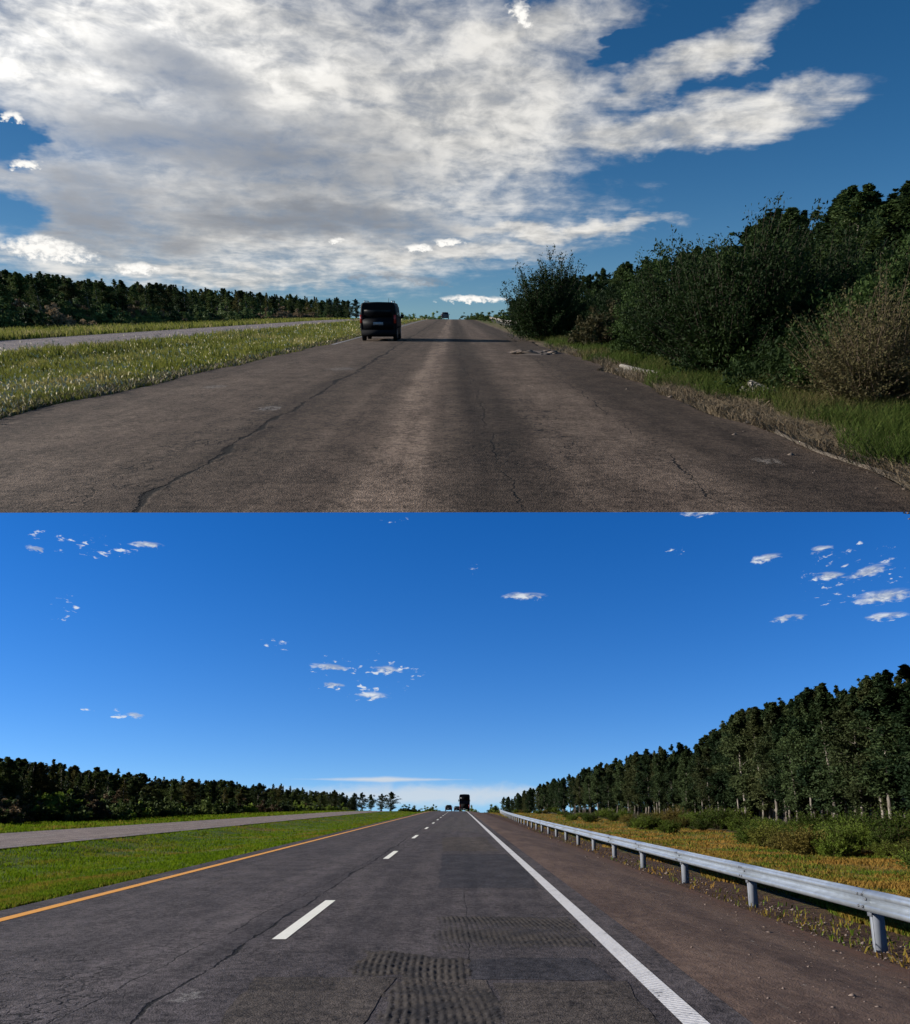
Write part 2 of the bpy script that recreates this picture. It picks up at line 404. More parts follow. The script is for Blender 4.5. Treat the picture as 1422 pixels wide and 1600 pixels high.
M['asphalt_new'] = asphalt('asphalt_repaved', (0.037, 0.032, 0.0345), (0.064, 0.055, 0.0565),
    [(-3.0, 0.5, 0.18), (-0.9, 0.5, -0.10), (0.9, 0.5, -0.12)], [(-2.2, 0.0, 0.35, 0.030, 3.0), (-2.9, 0.03, 0.5, 0.010, 21.0), (0.15, -0.005, 0.12, 0.006, 33.0)],
    allig=[(-3.6, 6.4, 1.2, 2.0, 7.0)], spots=[(-2.05, 6.3, 0.14, 0.25, (0.20, 0.19, 0.185), 0.6)])
M['asphalt_old'] = asphalt('asphalt_worn', (0.049, 0.034, 0.0245), (0.092, 0.066, 0.047),
    [(-0.55, 0.42, 0.75), (0.45, 0.65, -0.50), (1.6, 0.7, 0.16), (3.1, 1.0, -0.45), (-2.2, 0.8, -0.25), (-4.2, 0.9, 0.12)],
    [(-2.35, 0.0, 0.55, 0.055, 3.0), (2.0, 0.02, 0.9, 0.010, 18.0), (0.55, -0.01, 0.7, 0.009, 27.0)],
    allig=[(0.8, 11.0, 1.0, 5.0, 6.5), (-2.6, 9.0, 0.7, 6.0, 8.0)],
    spots=[(-2.75, 11.9, 0.22, 0.5, (0.24, 0.22, 0.20), 0.6), (-4.6, 15.5, 0.3, 0.5, (0.2, 0.18, 0.16), 0.5), (-2.8, 20.5, 0.5, 0.9, (0.20, 0.18, 0.16), 0.45), (3.05, 7.5, 0.18, 0.25, (0.2, 0.17, 0.14), 0.6)])
M['asphalt_opp'] = asphalt('asphalt_pale', (0.120, 0.094, 0.088), (0.165, 0.135, 0.125), [(-17, .6, .1), (-20.5, .6, .1)], [(-18.9, 0, .2, .02, 8.0)])
def f_shoulder(nt, P, x, y, z, r):
    a = nt.noise(P, 60, 3, .6); b = nt.noise(P, 5, 5, .65); g = nt.noise(nt.xyz(x * 1.2, y * .3, 0), 1.0, 5, .6, .5)
    c = nt.mix(nt.ss(g * .7 + b * .4, .35, .75), (0.060, 0.039, 0.031), (0.135, 0.091, 0.070))
    red = nt.ss(x + (b - .5) * 1.4 + (g - .5) * 1.0, 3.9, 4.8)
    c = nt.mix(red, c, (0.085, 0.045, 0.030))
    st = nt.ss(nt.voro(P, 38.0), .26, .12) * nt.ss(nt.noise(P, 20, 2, .5), .56, .66)
    c = nt.mix(st * .7, c, (0.26, 0.22, 0.19))
    scr = nt.ss(nt.noise(nt.xyz(x * 6, y * .5 + x * 1.2, 3.0), 1.6, 4, .6), .62, .74)
    c = nt.mix(scr * .3, c, (0.20, 0.17, 0.15))
    chip = nt.ss(nt.noise(nt.xyz(x * 3.0, y * 1.6, 7.0), 2.1, 4, .7), .70, .76)
    c = nt.mix(chip * .8, c, (0.36, 0.33, 0.30))
    return {'c': nt.scale_col(c, .62 + a * .5 + b * .3), 'h': a * .6 + b * 1.6 + g, 'hs': .6, 'hd': .025}
M['shoulder'] = material('brown_shoulder', f_shoulder, spec=.15)
def f_soil(cols, sc=1.0):
    def fn(nt, P, x, y, z, r):
        b = nt.noise(P, 6, 5, .65); g = nt.noise(P, .55 * sc, 5, .6, .4); k = nt.noise(P, .18 * sc, 4, .6)
        c = nt.mix(nt.ss(g, .40, .60), cols[0], cols[1]); c = nt.mix(nt.ss(k + (b - .5) * .3, .50, .62), c, cols[2])
        return {'c': nt.scale_col(c, .55 + b * .9), 'h': b * 2 + nt.noise(P, 40, 3, .6), 'hs': .9, 'hd': .05}
    return fn
def f_groundA(nt, P, x, y, z, r):
    b = nt.noise(P, 6, 5, .65); g = nt.noise(P, .55, 5, .6, .4); k = nt.noise(P, .22, 4, .6)
    left = nt.mix(nt.ss(g, .38, .62), (0.035, 0.065, 0.010), (0.075, 0.095, 0.014))
    left = nt.mix(nt.ss(k + (b - .5) * .3, .52, .66) * .6, left, (0.13, 0.085, 0.03))
    right = nt.mix(nt.ss(g + (b - .5) * .2, .42, .56), (0.17, 0.105, 0.028), (0.065, 0.090, 0.016))
    right = nt.mix(nt.ss(k, .54, .64) * .8, right, (0.12, 0.068, 0.025))
    soil = nt.mix(b, (0.032, 0.020, 0.015), (0.085, 0.052, 0.036))
    right = nt.mix(nt.ss(x + (b - .5) * 1.8 + (g - .5) * 1.5, 6.9, 6.0), right, soil)
    forest = nt.mix(g, (0.030, 0.024, 0.014), (0.055, 0.05, 0.02))
    right = nt.mix(nt.ss(x + (g - .5) * 6, 15.0, 19.0), right, forest)
    left = nt.mix(nt.ss(x + (g - .5) * 4, -34.0, -37.0), left, forest)
    left = nt.mix(nt.ss(x + (b - .5) * .35, -6.55, -6.3), left, soil)
    c = nt.mix(nt.ss(x, -1.0, 1.0), left, right)
    return {'c': nt.scale_col(c, .55 + b * .9), 'h': b * 2 + nt.noise(P, 40, 3, .6), 'hs': .9, 'hd': .05}
M['groundA'] = material('verge_ground', f_groundA, spec=.1)
def f_groundB(nt, P, x, y, z, r):
    b = nt.noise(P, 6, 5, .65); g = nt.noise(P, .55, 5, .6, .4)
    left = nt.mix(nt.ss(g, .36, .62), (0.050, 0.070, 0.016), (0.12, 0.115, 0.04))
    right = nt.mix(nt.ss(g, .4, .6), (0.05, 0.065, 0.018), (0.11, 0.085, 0.045))
    right = nt.mix(nt.ss(x + (b - .5) * .9, 4.5, 4.0), right, nt.mix(b, (0.05, 0.036, 0.025), (0.15, 0.115, 0.075)))
    forest = nt.mix(g, (0.022, 0.02, 0.012), (0.045, 0.045, 0.018))
    right = nt.mix(nt.ss(x, 6.0, 8.0), right, forest)
    left = nt.mix(nt.ss(x + (g - .5) * 4, -33.0, -36.0), left, forest)
    c = nt.mix(nt.ss(x, -1.0, 1.0), left, right)
    return {'c': nt.scale_col(c, .55 + b * .9), 'h': b * 2 + nt.noise(P, 40, 3, .6), 'hs': .9, 'hd': .05}
M['groundB'] = material('old_verge_ground', f_groundB, spec=.1)
def paint(name, c, wear, ribs=0.0):
    def fn(nt, P, x, y, z, r):
        n = nt.noise(P, 26, 4, .65); k = nt.noise(P, 3, 4, .6); f = nt.ss(n * .7 + k * .5, wear, wear + .16)
        col = nt.mix(f, (0.06, 0.055, 0.055), nt.mix(k, tuple(q * .80 for q in c), c))
        h = n
        if ribs:
            rb = nt.m('SINE', (y + x * .6) * (6.2832 / 0.07)); h = n + rb * .35; col = nt.scale_col(col, .97 + rb * .03)
        return {'c': col, 'h': h, 'hs': .5, 'hd': .01}
    return material(name, fn, .6, .4)
M['white_line'] = paint('white_edge_paint', (0.60, 0.59, 0.60), .40, 1.0)
M['dash'] = paint('white_dash_paint', (0.78, 0.77, 0.70), .20)
M['yellow'] = paint('yellow_edge_paint', (0.70, 0.31, 0.03), .33)
M['faded'] = paint('faded_paint', (0.36, 0.33, 0.30), .52)
def leaf(name, c1, c2, c3=None, transl=.25, spec=.08, rough=.7):
    def fn(nt, P, x, y, z, r):
        n = nt.noise(P, 1.4, 3, .6); f = nt.noise(P, 9, 2, .5)
        c = nt.mix(nt.ss(n * .6 + f * .5 + (r - .5) * .35, .32, .75), c1, c2)
        if c3: c = nt.mix(nt.ss(nt.m('FRACT', r * 7.31), .62, 1.0) * .7, c, c3)
        return {'c': nt.scale_col(c, .8 + r * .4)}
    return material(name, fn, rough, spec, transl=transl)
M['euc_leaf'] = leaf('eucalyptus_leaf', (0.011, 0.024, 0.009), (0.040, 0.057, 0.021), (0.050, 0.052, 0.019))
M['pine_leaf'] = leaf('conifer_leaf', (0.020, 0.036, 0.012), (0.070, 0.092, 0.024), (0.11, 0.085, 0.022))
M['forest_leaf'] = leaf('forest_leaf', (0.018, 0.032, 0.010), (0.064, 0.084, 0.022), (0.085, 0.07, 0.022))
M['euc_leaf_dark'] = leaf('shaded_eucalyptus_leaf', (0.008, 0.018, 0.005), (0.030, 0.045, 0.012))  # eucalyptus leaf for the old road, backlit shade put into its colour
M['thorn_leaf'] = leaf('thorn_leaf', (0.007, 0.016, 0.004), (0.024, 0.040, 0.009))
M['shrub_leaf'] = leaf('shrub_leaf', (0.040, 0.062, 0.016), (0.115, 0.150, 0.036))
M['shrub_leaf_bright'] = leaf('bright_shrub_leaf', (0.080, 0.125, 0.016), (0.18, 0.24, 0.036))
M['shrub_leaf_brown'] = leaf('brown_shrub_leaf', (0.075, 0.052, 0.028), (0.15, 0.105, 0.06))
M['shrub_leaf_dark'] = leaf('dark_shrub_leaf', (0.022, 0.036, 0.013), (0.062, 0.085, 0.026))
M['olive_leaf'] = leaf('olive_leaf', (0.022, 0.020, 0.008), (0.056, 0.048, 0.020))
M['broom_leaf'] = leaf('broom_leaf', (0.028, 0.046, 0.007), (0.075, 0.105, 0.014), (0.11, 0.07, 0.02))
def f_bark(nt, P, x, y, z, r):
    n = nt.noise(nt.xyz(x * 5, y * 5, z * .8), 2.0, 4, .6)
    return {'c': nt.mix(nt.ss(n, .35, .65), (0.055, 0.045, 0.036), (0.20, 0.175, 0.145)), 'h': n, 'hd': .03}
M['bark'] = material('pale_bark', f_bark, spec=.15)
M['twig'] = flat('dark_twig', (0.040, 0.030, 0.022), .85, .15)
M['dry_twig'] = flat('dry_twig', (0.080, 0.058, 0.038), .85, .15)
def grassmat(name, g1, g2, dry, th, sc=.55):
    def fn(nt, P, x, y, z, r):
        g = nt.noise(nt.xyz(x, y, 0), sc, 5, .6, .4); f = nt.noise(nt.xyz(x, y, 0), 31.0, 2, .5); k = nt.noise(nt.xyz(x, y, 0), .22, 4, .6)
        c = nt.mix(nt.ss(f * .7 + g * .4, .35, .75), g1, g2)
        c = nt.scale_col(c, .72 + nt.noise(nt.xyz(x, y, 4.0), 1.7, 4, .65) * .6)
        return {'c': nt.mix(nt.ss(k * .8 + f * .35 + g * .25, th, th + .14), c, dry)}
    return material(name, fn, .8, .04, transl=.4)
M['lawn'] = grassmat('median_grass_blade', (0.042, 0.092, 0.004), (0.135, 0.185, 0.007), (0.18, 0.13, 0.022), .71)
M['orange_grass'] = grassmat('orange_grass_blade', (0.17, 0.095, 0.020), (0.28, 0.165, 0.04), (0.065, 0.110, 0.012), .665)
M['wild_grass'] = grassmat('wild_grass_blade', (0.075, 0.092, 0.014), (0.16, 0.155, 0.035), (0.26, 0.21, 0.09), .72)
M['verge_grass'] = grassmat('verge_grass_blade', (0.024, 0.042, 0.008), (0.062, 0.082, 0.018), (0.12, 0.095, 0.042), .70)
M['straw'] = flat('straw', (0.135, 0.100, 0.060), .8, .2)
M['seed'] = flat('seed_head', (0.40, 0.34, 0.20), .8, .2)
M['steel'] = flat('galvanised_steel', (0.33, 0.36, 0.39), .42, .5, .75, .38)
M['steel_post'] = flat('galvanised_post', (0.13, 0.14, 0.16), .6, .3, 0, .25)
M['old_steel'] = flat('old_pale_steel', (0.15, 0.135, 0.115), .7, .2, 0, .45)
M['bolt'] = flat('bolt_steel', (0.10, 0.10, 0.11), .5, .5, .6)
M['van_paint'] = flat('black_van_paint', (0.004, 0.004, 0.005), .5, .04, 0, .1)
M['glass'] = flat('dark_glass', (0.003, 0.003, 0.004), .25, .07, 0, .1)
M['rubber'] = flat('tyre_rubber', (0.012, 0.012, 0.012), .8, .2)
M['trim'] = flat('dark_trim', (0.006, 0.006, 0.007), .8, .06)
M['rim'] = flat('wheel_rim', (0.16, 0.16, 0.17), .4, .5, .6)
M['plate'] = flat('plate_white', (0.16, 0.16, 0.17), .5, .4)
M['red_lens'] = flat('red_lens', (0.22, 0.014, 0.008), .35, .3)
M['bus_paint'] = flat('dark_bus_paint', (0.018, 0.020, 0.025), .6, .2)
M['car_paint'] = flat('grey_car_paint', (0.025, 0.026, 0.030), .35, .5)
M['chrome'] = flat('roof_rail', (0.20, 0.20, 0.21), .35, .5, .7)
M['rubble'] = flat('broken_asphalt', (0.10, 0.078, 0.062), .9, .15, 0, .35)
M['stone'] = flat('roadside_stone', (0.13, 0.10, 0.085), .9, .15, 0, .4)
M['kerb'] = flat('worn_edge_concrete', (0.085, 0.070, 0.055), .9, .1, 0, .5)

# ------------------------------------------------------------------ setting: ground and carriageways
def ground(name, w, mat, label):
    xs = sorted(set([-6.35, -6.2, -6.0, -7, -8, -9.5, -11, -12.5, -14, -14.7, -15.5, -18, -22.3, -23.3, -25, -28, -32, -40, -60, -100,
                     1.7, 2.5, 3.4, 3.9, 4.4, 5.0, 5.6, 6.2, 7, 8, 9.5, 11, 14, 18, 24, 32, 45, 70, 120]))
    ys = ([-12, -6, 0] if w == 'A' else [SEAM + .35]) + [y for y in YS if y > (2 if w == 'A' else SEAM + .35)]
    V = []; m = 0
    for y in ys:
        if w == 'A': row = [-900, -350] + xs + [350, 900]
        else:
            lo = -(0.645 * y + 0.9); row = [x if x > lo else lo - 0.002 * (30 + i) * 0 - 0.0001 * (len(xs) - i) for i, x in enumerate(xs)]
            row = [min(lo, row[0])] + row + [1.1 * y + 130]
        m = len(row)
        for x in row: V.append((x, y, float(gz(w, x, y))))
    Fs = [(j * m + i, j * m + i + 1, (j + 1) * m + i + 1, (j + 1) * m + i) for j in range(len(ys) - 1) for i in range(m - 1)]
    g = Geo(); g.add(V, Fs)
    return tag(obj(name, g.mesh(name, True), mat, None, w), label, 'ground', kind='structure')
ground('ground', 'A', M['groundA'], 'green and orange grassy ground along the repaved road')
ground('ground', 'B', M['groundB'], 'rough grassy ground along the worn old road')
roadA = tag(sheet('road', 'A', -6.25, 1.95, 0.0, 6, M['asphalt_new']), 'dark repaved two lane carriageway with yellow and white lines', 'road', kind='structure')
tag(sheet('shoulder', 'A', 1.95, 4.7, 0.0 + .001, 8, M['shoulder']), 'brown dusty road shoulder beside the new guardrail', 'shoulder', kind='structure')
tag(sheet('opposite_carriageway', 'A', -22.6, -14.9, 0.0, 4, M['asphalt_opp']), 'pale far carriageway beyond the mown green median', 'road', kind='structure')
def edgeL(y): return max(-6.35 + 0.022 * min(y, 45) + 0.10 * math.sin(y * .9) + 0.06 * math.sin(y * 2.3 + 1), -(0.645 * y + 0.85))
def edgeR(y): return 3.72 + 0.10 * math.sin(y * .8 + 1) + 0.07 * math.sin(y * 2.1) + (0.25 if 20 < y < 30 else 0)
roadB = tag(sheet('road', 'B', edgeL, edgeR, 0.0, 8, M['asphalt_old']), 'worn brown unmarked carriageway with long cracks', 'road', kind='structure')
tag(sheet('opposite_carriageway', 'B', -22.6, -15.4, 0.0, 4, M['asphalt_opp'], y0=27.0), 'pale far carriageway beyond the tall flowering median grass', 'road', kind='structure')
# markings
def strip(name, w, x0, x1, y0, y1, mat, parent, dz=0.004): return sheet(name, w, x0, x1, dz, 1, mat, y0, y1, parent)
strip('edge_line', 'A', 1.48, 1.66, -8, 600, M['white_line'], roadA)
strip('edge_line', 'A', -5.83, -5.66, -8, 600, M['yellow'], roadA)
y_d0, y_d1 = gpt('A', 430, 1468)[1], gpt('A', 520, 1407)[1]
y_d2 = gpt('A', 602, 1342)[1]; cyc = y_d2 - y_d0
for k in range(-1, 16):
    strip('lane_dash', 'A', -2.01, -1.86, y_d0 + k * cyc, y_d0 + k * cyc + (y_d1 - y_d0), M['dash'], roadA)
oppA = [o for o in bpy.data.objects if o.name == 'opposite_carriageway'][0]
for k in range(20):
    strip('lane_dash', 'A', -18.85, -18.7, 22 + k * 12, 25 + k * 12, M['faded'], oppA)
strip('edge_line', 'A', -15.25, -15.12, 10, 500, M['faded'], oppA)
strip('edge_line', 'A', -22.3, -22.18, 10, 500, M['faded'], oppA)
strip('edge_line', 'B', -5.35, -5.2, 36, 400, M['faded'], roadB)
strip('edge_line', 'B', -5.0, -4.86, 48, 400, M['faded'], roadB)

# milled (grooved) asphalt: real ridges showing through where the mask lifts them
def milled():
    x0, x1, y0, y1, st = -1.5, 1.4, 4.2, 10.5, 0.0135
    X, Y = np.meshgrid(np.arange(x0, x1, st), np.arange(y0, y1, st))
    wob = .035 * np.sin(X * 9 + Y * 4) + .03 * np.sin(X * 17 - Y * 7) + .02 * np.sin(X * 31 + Y * 13) + np.random.default_rng(6).normal(0, .02, X.shape)
    def quad(p, soft):                       # signed inside measure of a convex photo polygon laid on the road
        pts = [gpt('A', *q) for q in p]; d = np.full(X.shape, 9.0); c = np.mean(pts, axis=0)
        for i in range(len(pts)):
            (ax, ay), (bx, by) = pts[i], pts[(i + 1) % len(pts)]
            nx, ny = -(by - ay), bx - ax; L = math.hypot(nx, ny); nx /= L; ny /= L
            if nx * (c[0] - ax) + ny * (c[1] - ay) < 0: nx, ny = -nx, -ny
            d = np.minimum(d, nx * (X - ax) + ny * (Y - ay))
        return smooth(-soft, soft, d + wob)
    m1 = quad([(568, 1484), (740, 1500), (735, 1527), (556, 1524)], .05)
    m2 = quad([(640, 1505), (720, 1515), (790, 1620), (575, 1620)], .07)
    m3 = quad([(688, 1385), (860, 1390), (985, 1478), (680, 1486)], .25)
    m4 = quad([(830, 1405), (905, 1410), (1000, 1500), (930, 1470)], .15)
    m5 = quad([(700, 1540), (770, 1545), (800, 1625), (700, 1620)], .1)
    m = np.clip(np.maximum.reduce([m1, m2, m3 * .72 + .25 * m3 * np.sin(Y * 5 + X * 2), m4 * .8, m5]), 0, 1)
    Xr = X + .06 * Y + .018 * np.sin(Y * 3 + X * 2); row = np.floor(Xr / .062)
    jit = np.sin(row * 12.9898) * 43758.5453; jit = jit - np.floor(jit)
    ph = 2 * np.pi * Xr / .062; pv = 2 * np.pi * (Y / .24 + jit)
    rid = (.5 - .5 * np.cos(ph)) ** .8 * (.35 + .65 * (.5 + .5 * np.sin(pv)) ** .7) * 1.6 - .6
    r_ = np.random.default_rng(4).normal(0, .0020, X.shape)
    rid = rid * (.55 + .45 * np.abs(np.sin(row * 7.7))) * (.75 + .35 * np.sin(X * 3.1 + Y * 1.7) * np.sin(Y * 2.3 - X * 1.1))
    Z = np.where(m > .04, m * (.0070 * rid + .004 + r_) - .004 * (1 - m), -.006)
    ny, nx = X.shape; V = np.stack([X, Y, Z + np.array(prof('A', X))], -1).reshape(-1, 3)
    i = np.arange(ny - 1)[:, None] * nx + np.arange(nx - 1)[None]
    Fq = np.stack([i, i + 1, i + nx + 1, i + nx], -1).reshape(-1, 4)
    keep = (m[:-1, :-1] > .02).ravel(); Fq = Fq[keep]
    g = Geo(); g.add(V, Fq); o = obj('milled_surface', g.mesh('milled_surface', True), M['milled'], roadA)
    o['label'] = 'patch of milled asphalt with rows of small ridges'; o['kind'] = 'stuff'
def f_milled(nt, P, x, y, z, r):
    n = nt.noise(P, 60, 3, .6); k = nt.noise(P, 3, 3, .6)
    c = nt.mix(nt.ss(k, .4, .6), (0.030, 0.027, 0.027), (0.050, 0.043, 0.039))
    return {'c': nt.scale_col(c, .6 + n * .8), 'h': n, 'hd': .008}
M['milled'] = material('milled_asphalt', f_milled, spec=.12)
milled()
def patch(pxs, name, mat, w, parent, dz):
    cs = [gpt(w, *p) for p in pxs]; pts = []; r = np.random.default_rng(len(pxs) + int(pxs[0][0])); g = Geo()
    for i in range(len(cs)):
        a, b = np.array(cs[i]), np.array(cs[(i + 1) % len(cs)]); k = max(2, int(np.linalg.norm(b - a) / .12)); k = min(k, 60)
        walk = np.cumsum(r.normal(0, .012, k)); walk -= np.linspace(walk[0], walk[-1], k); nn = np.array([-(b - a)[1], (b - a)[0]]); nn /= np.linalg.norm(nn)
        for q in range(k): pts.append(a + (b - a) * q / k + nn * walk[q])
    n = len(pts)
    V = [(x, y, dz) for x, y in pts]; g.add(V, [tuple(range(n))])
    return obj(name, g, mat, parent)
M['patch_dark'] = asphalt('asphalt_patch_dark', (0.024, 0.0225, 0.026), (0.038, 0.035, 0.039), [], [])
M['patch_brown'] = asphalt('asphalt_patch_brown', (0.036, 0.030, 0.027), (0.060, 0.050, 0.044), [], [])
M['patch_pale'] = asphalt('asphalt_patch_pale', (0.042, 0.038, 0.039), (0.068, 0.060, 0.059), [], [])
for pts, mk_, lab in (([(735, 1499), (915, 1497), (960, 1532), (735, 1531)], 'patch_dark', 'dark smooth patch'),
                 ([(620, 1527), (760, 1532), (770, 1552), (690, 1552)], 'patch_brown', 'brown patch'),
                 ([(400, 1527), (620, 1528), (560, 1610), (330, 1612)], 'patch_brown', 'brown patch'),
                 ([(770, 1536), (980, 1534), (1040, 1610), (790, 1612)], 'patch_brown', 'brown patch'),
                 ([(690, 1335), (792, 1335), (842, 1388), (686, 1388)], 'patch_dark', 'dark patch'),
                 ([(694, 1308), (760, 1308), (780, 1330), (691, 1330)], 'patch_brown', 'brown patch'),
                 ([(700, 1297), (722, 1272), (740, 1272), (758, 1302)], 'patch_pale', 'pale patch'),
                 ([(666, 1300), (705, 1276), (712, 1276), (700, 1300)], 'patch_pale', 'pale patch')):
    p = patch(pts, 'asphalt_patch', M[mk_], 'A', roadA, .0035 if mk_ == 'patch_brown' else .003)

# ------------------------------------------------------------------ foliage generators
def leaf_quads(C, R, per, size, g, r, flatten=1.0, aspect=.5, up=0.0):
    n = len(C) * per
    c = np.repeat(C, per, 0); rr = np.repeat(R, per)[:, None]
    d = r.normal(0, 1, (n, 3)); d /= np.linalg.norm(d, axis=1)[:, None] + 1e-9
    p = c + d * rr * (r.random((n, 1)) ** .45) * np.array([1, 1, flatten])
    a = r.normal(0, 1, (n, 3)) + d * .6 + np.array([0, 0, up]); a /= np.linalg.norm(a, axis=1)[:, None]
    b = np.cross(a, r.normal(0, 1, (n, 3))); b /= np.linalg.norm(b, axis=1)[:, None] + 1e-9
    s = size * r.uniform(.6, 1.4, (n, 1))
    V = np.stack([p - a * s, p + b * s * aspect, p + a * s, p - b * s * aspect], 1).reshape(-1, 3)
    Fq = (np.arange(n) * 4)[:, None] + np.arange(4)[None]
    g.add(V, Fq)
def tall_tree(seed, H=10.0, crown0=.34, R=1.15, nl=30, lean=.15, leafsize=.10, conical=.0):
    r = np.random.default_rng(seed); t = Geo(); c = Geo()
    zs = np.linspace(0, H * .97, 9); bend = np.cumsum(r.normal(0, lean * .25, (9, 2)), 0); bend[0] = 0
    pts = np.column_stack([bend, zs]); pts[0, 2] = -.3
    rad = np.interp(zs / H, [0, .05, .5, 1], [.0125 * H, .009 * H, .006 * H, .0015 * H])
    t.add(*tube(pts, rad, 7))
    C = []; Rr = []
    for k in range(nl):
        u = (k + r.random()) / nl; z = H * (crown0 + (1 - crown0) * u * .99)
        prof_ = (math.sin(math.pi * min(1, .16 + .86 * u) ** 1.0) ** .7) * (1 - conical) + conical * (1.02 - u)
        L = R * prof_ * r.uniform(.45, 1.15); q = r.uniform(0, 6.283)
        base = np.array([np.interp(z, zs, pts[:, 0]), np.interp(z, zs, pts[:, 1]), z - .35 * L])
        tip = base + np.array([math.cos(q) * L, math.sin(q) * L, L * r.uniform(.15, .8)])
        t.add(*tube([base, (base + tip) / 2 + (0, 0, .08 * L), tip], [.0035 * H * (1.1 - u), .0024 * H * (1.1 - u), .004], 4, False))
        for j in range(4):
            f = (.35, .65, .9, 1.05)[j]; cc = base + (tip - base) * f + r.normal(0, .16, 3) * min(L, 1)
            C.append(cc); Rr.append(r.uniform(.2, .40) * (.75 + .4 * prof_) * (1 - .5 * u * u))
    for (ox, oy, hz_) in [(0, 0, 1.0)] + [(r.normal(0, .32), r.normal(0, .32), r.uniform(.90, .98)) for _ in range(3)]:   # ragged leaders
        for j in range(5): C.append(np.array([pts[-1, 0] + ox, pts[-1, 1] + oy, H * (hz_ - .075 + .017 * j)]) + r.normal(0, .04, 3)); Rr.append(.19 - .037 * j)
    # a few epicormic tufts low on the stem
    for j in range(5):
        z = H * r.uniform(.12, crown0); C.append(np.array([np.interp(z, zs, pts[:, 0]), np.interp(z, zs, pts[:, 1]), z]) + r.normal(0, .2, 3) * (1, 1, .5)); Rr.append(.2)
    leaf_quads(np.array(C), np.array(Rr) * 1.2, 54, leafsize, c, r, 1.25, .42)
    return t.mesh('trunk', True), c.mesh('crown')
def spire_tree(seed, H=8.0, R=1.3):
    r = np.random.default_rng(seed); t = Geo(); c = Geo()
    pts = [(0, 0, -.3), (r.normal(0, .05), r.normal(0, .05), H * .5), (r.normal(0, .1), r.normal(0, .1), H * .985)]
    t.add(*tube(pts, [.014 * H, .009 * H, .0015 * H], 6))
    C = []; Rr = []
    n = 72
    for k in range(n):
        u = (k + r.random()) / n; L = R * (1.0 - u) ** .9 * r.uniform(.3, 1.1); q = k * 2.4 + r.normal(0, .4)
        C.append((math.cos(q) * L, math.sin(q) * L, H * (.07 + .91 * u))); Rr.append((.07 + .42 * (1 - u)) * r.uniform(.7, 1.2))
        if k % 4 == 0: t.add(*tube([(0, 0, H * (.05 + .93 * u)), C[-1]], [.01, .005], 3, False))
    leaf_quads(np.array(C), np.array(Rr), 44, .085, c, r, 1.1, .45, .8)
    return t.mesh('trunk', True), c.mesh('crown')
def dome_shrub(seed, H=2.0, R=1.3, n=70, ls=.09, per=36, twig=10, asp=.5, lift=.0):
    r = np.random.default_rng(seed); t = Geo(); c = Geo(); C = []; Rr = []
    lob = [(r.normal(0, R * .45), r.normal(0, R * .45), r.uniform(.35, 1)) for _ in range(6)]
    for k in range(n):
        lx, ly, lh = lob[k % 6]; q = r.uniform(0, 6.283); cz = abs(r.normal(0, .6))
        e = r.random() ** .4
        x = lx + math.cos(q) * R * .55 * e * math.cos(min(cz, 1.4)); y = ly + math.sin(q) * R * .55 * e * math.cos(min(cz, 1.4))
        z = H * lift + H * lh * (.12 + .80 * min(1, cz * .75)) * r.uniform(.8, 1.0)
        C.append((x, y, z)); Rr.append(r.uniform(.12, .26) * (R / 1.3) ** .7)
    for k in range(twig):
        j = r.integers(n); a = np.array([r.normal(0, .12), r.normal(0, .12), -.1]); b = np.array(C[j])
        t.add(*tube([a, (a + b) / 2 + r.normal(0, .12, 3), b], [.03, .018, .006], 4, False))
    leaf_quads(np.array(C), np.array(Rr), per, ls, c, r, .9, asp, .3)
    return t.mesh('stems', True), c.mesh('foliage')
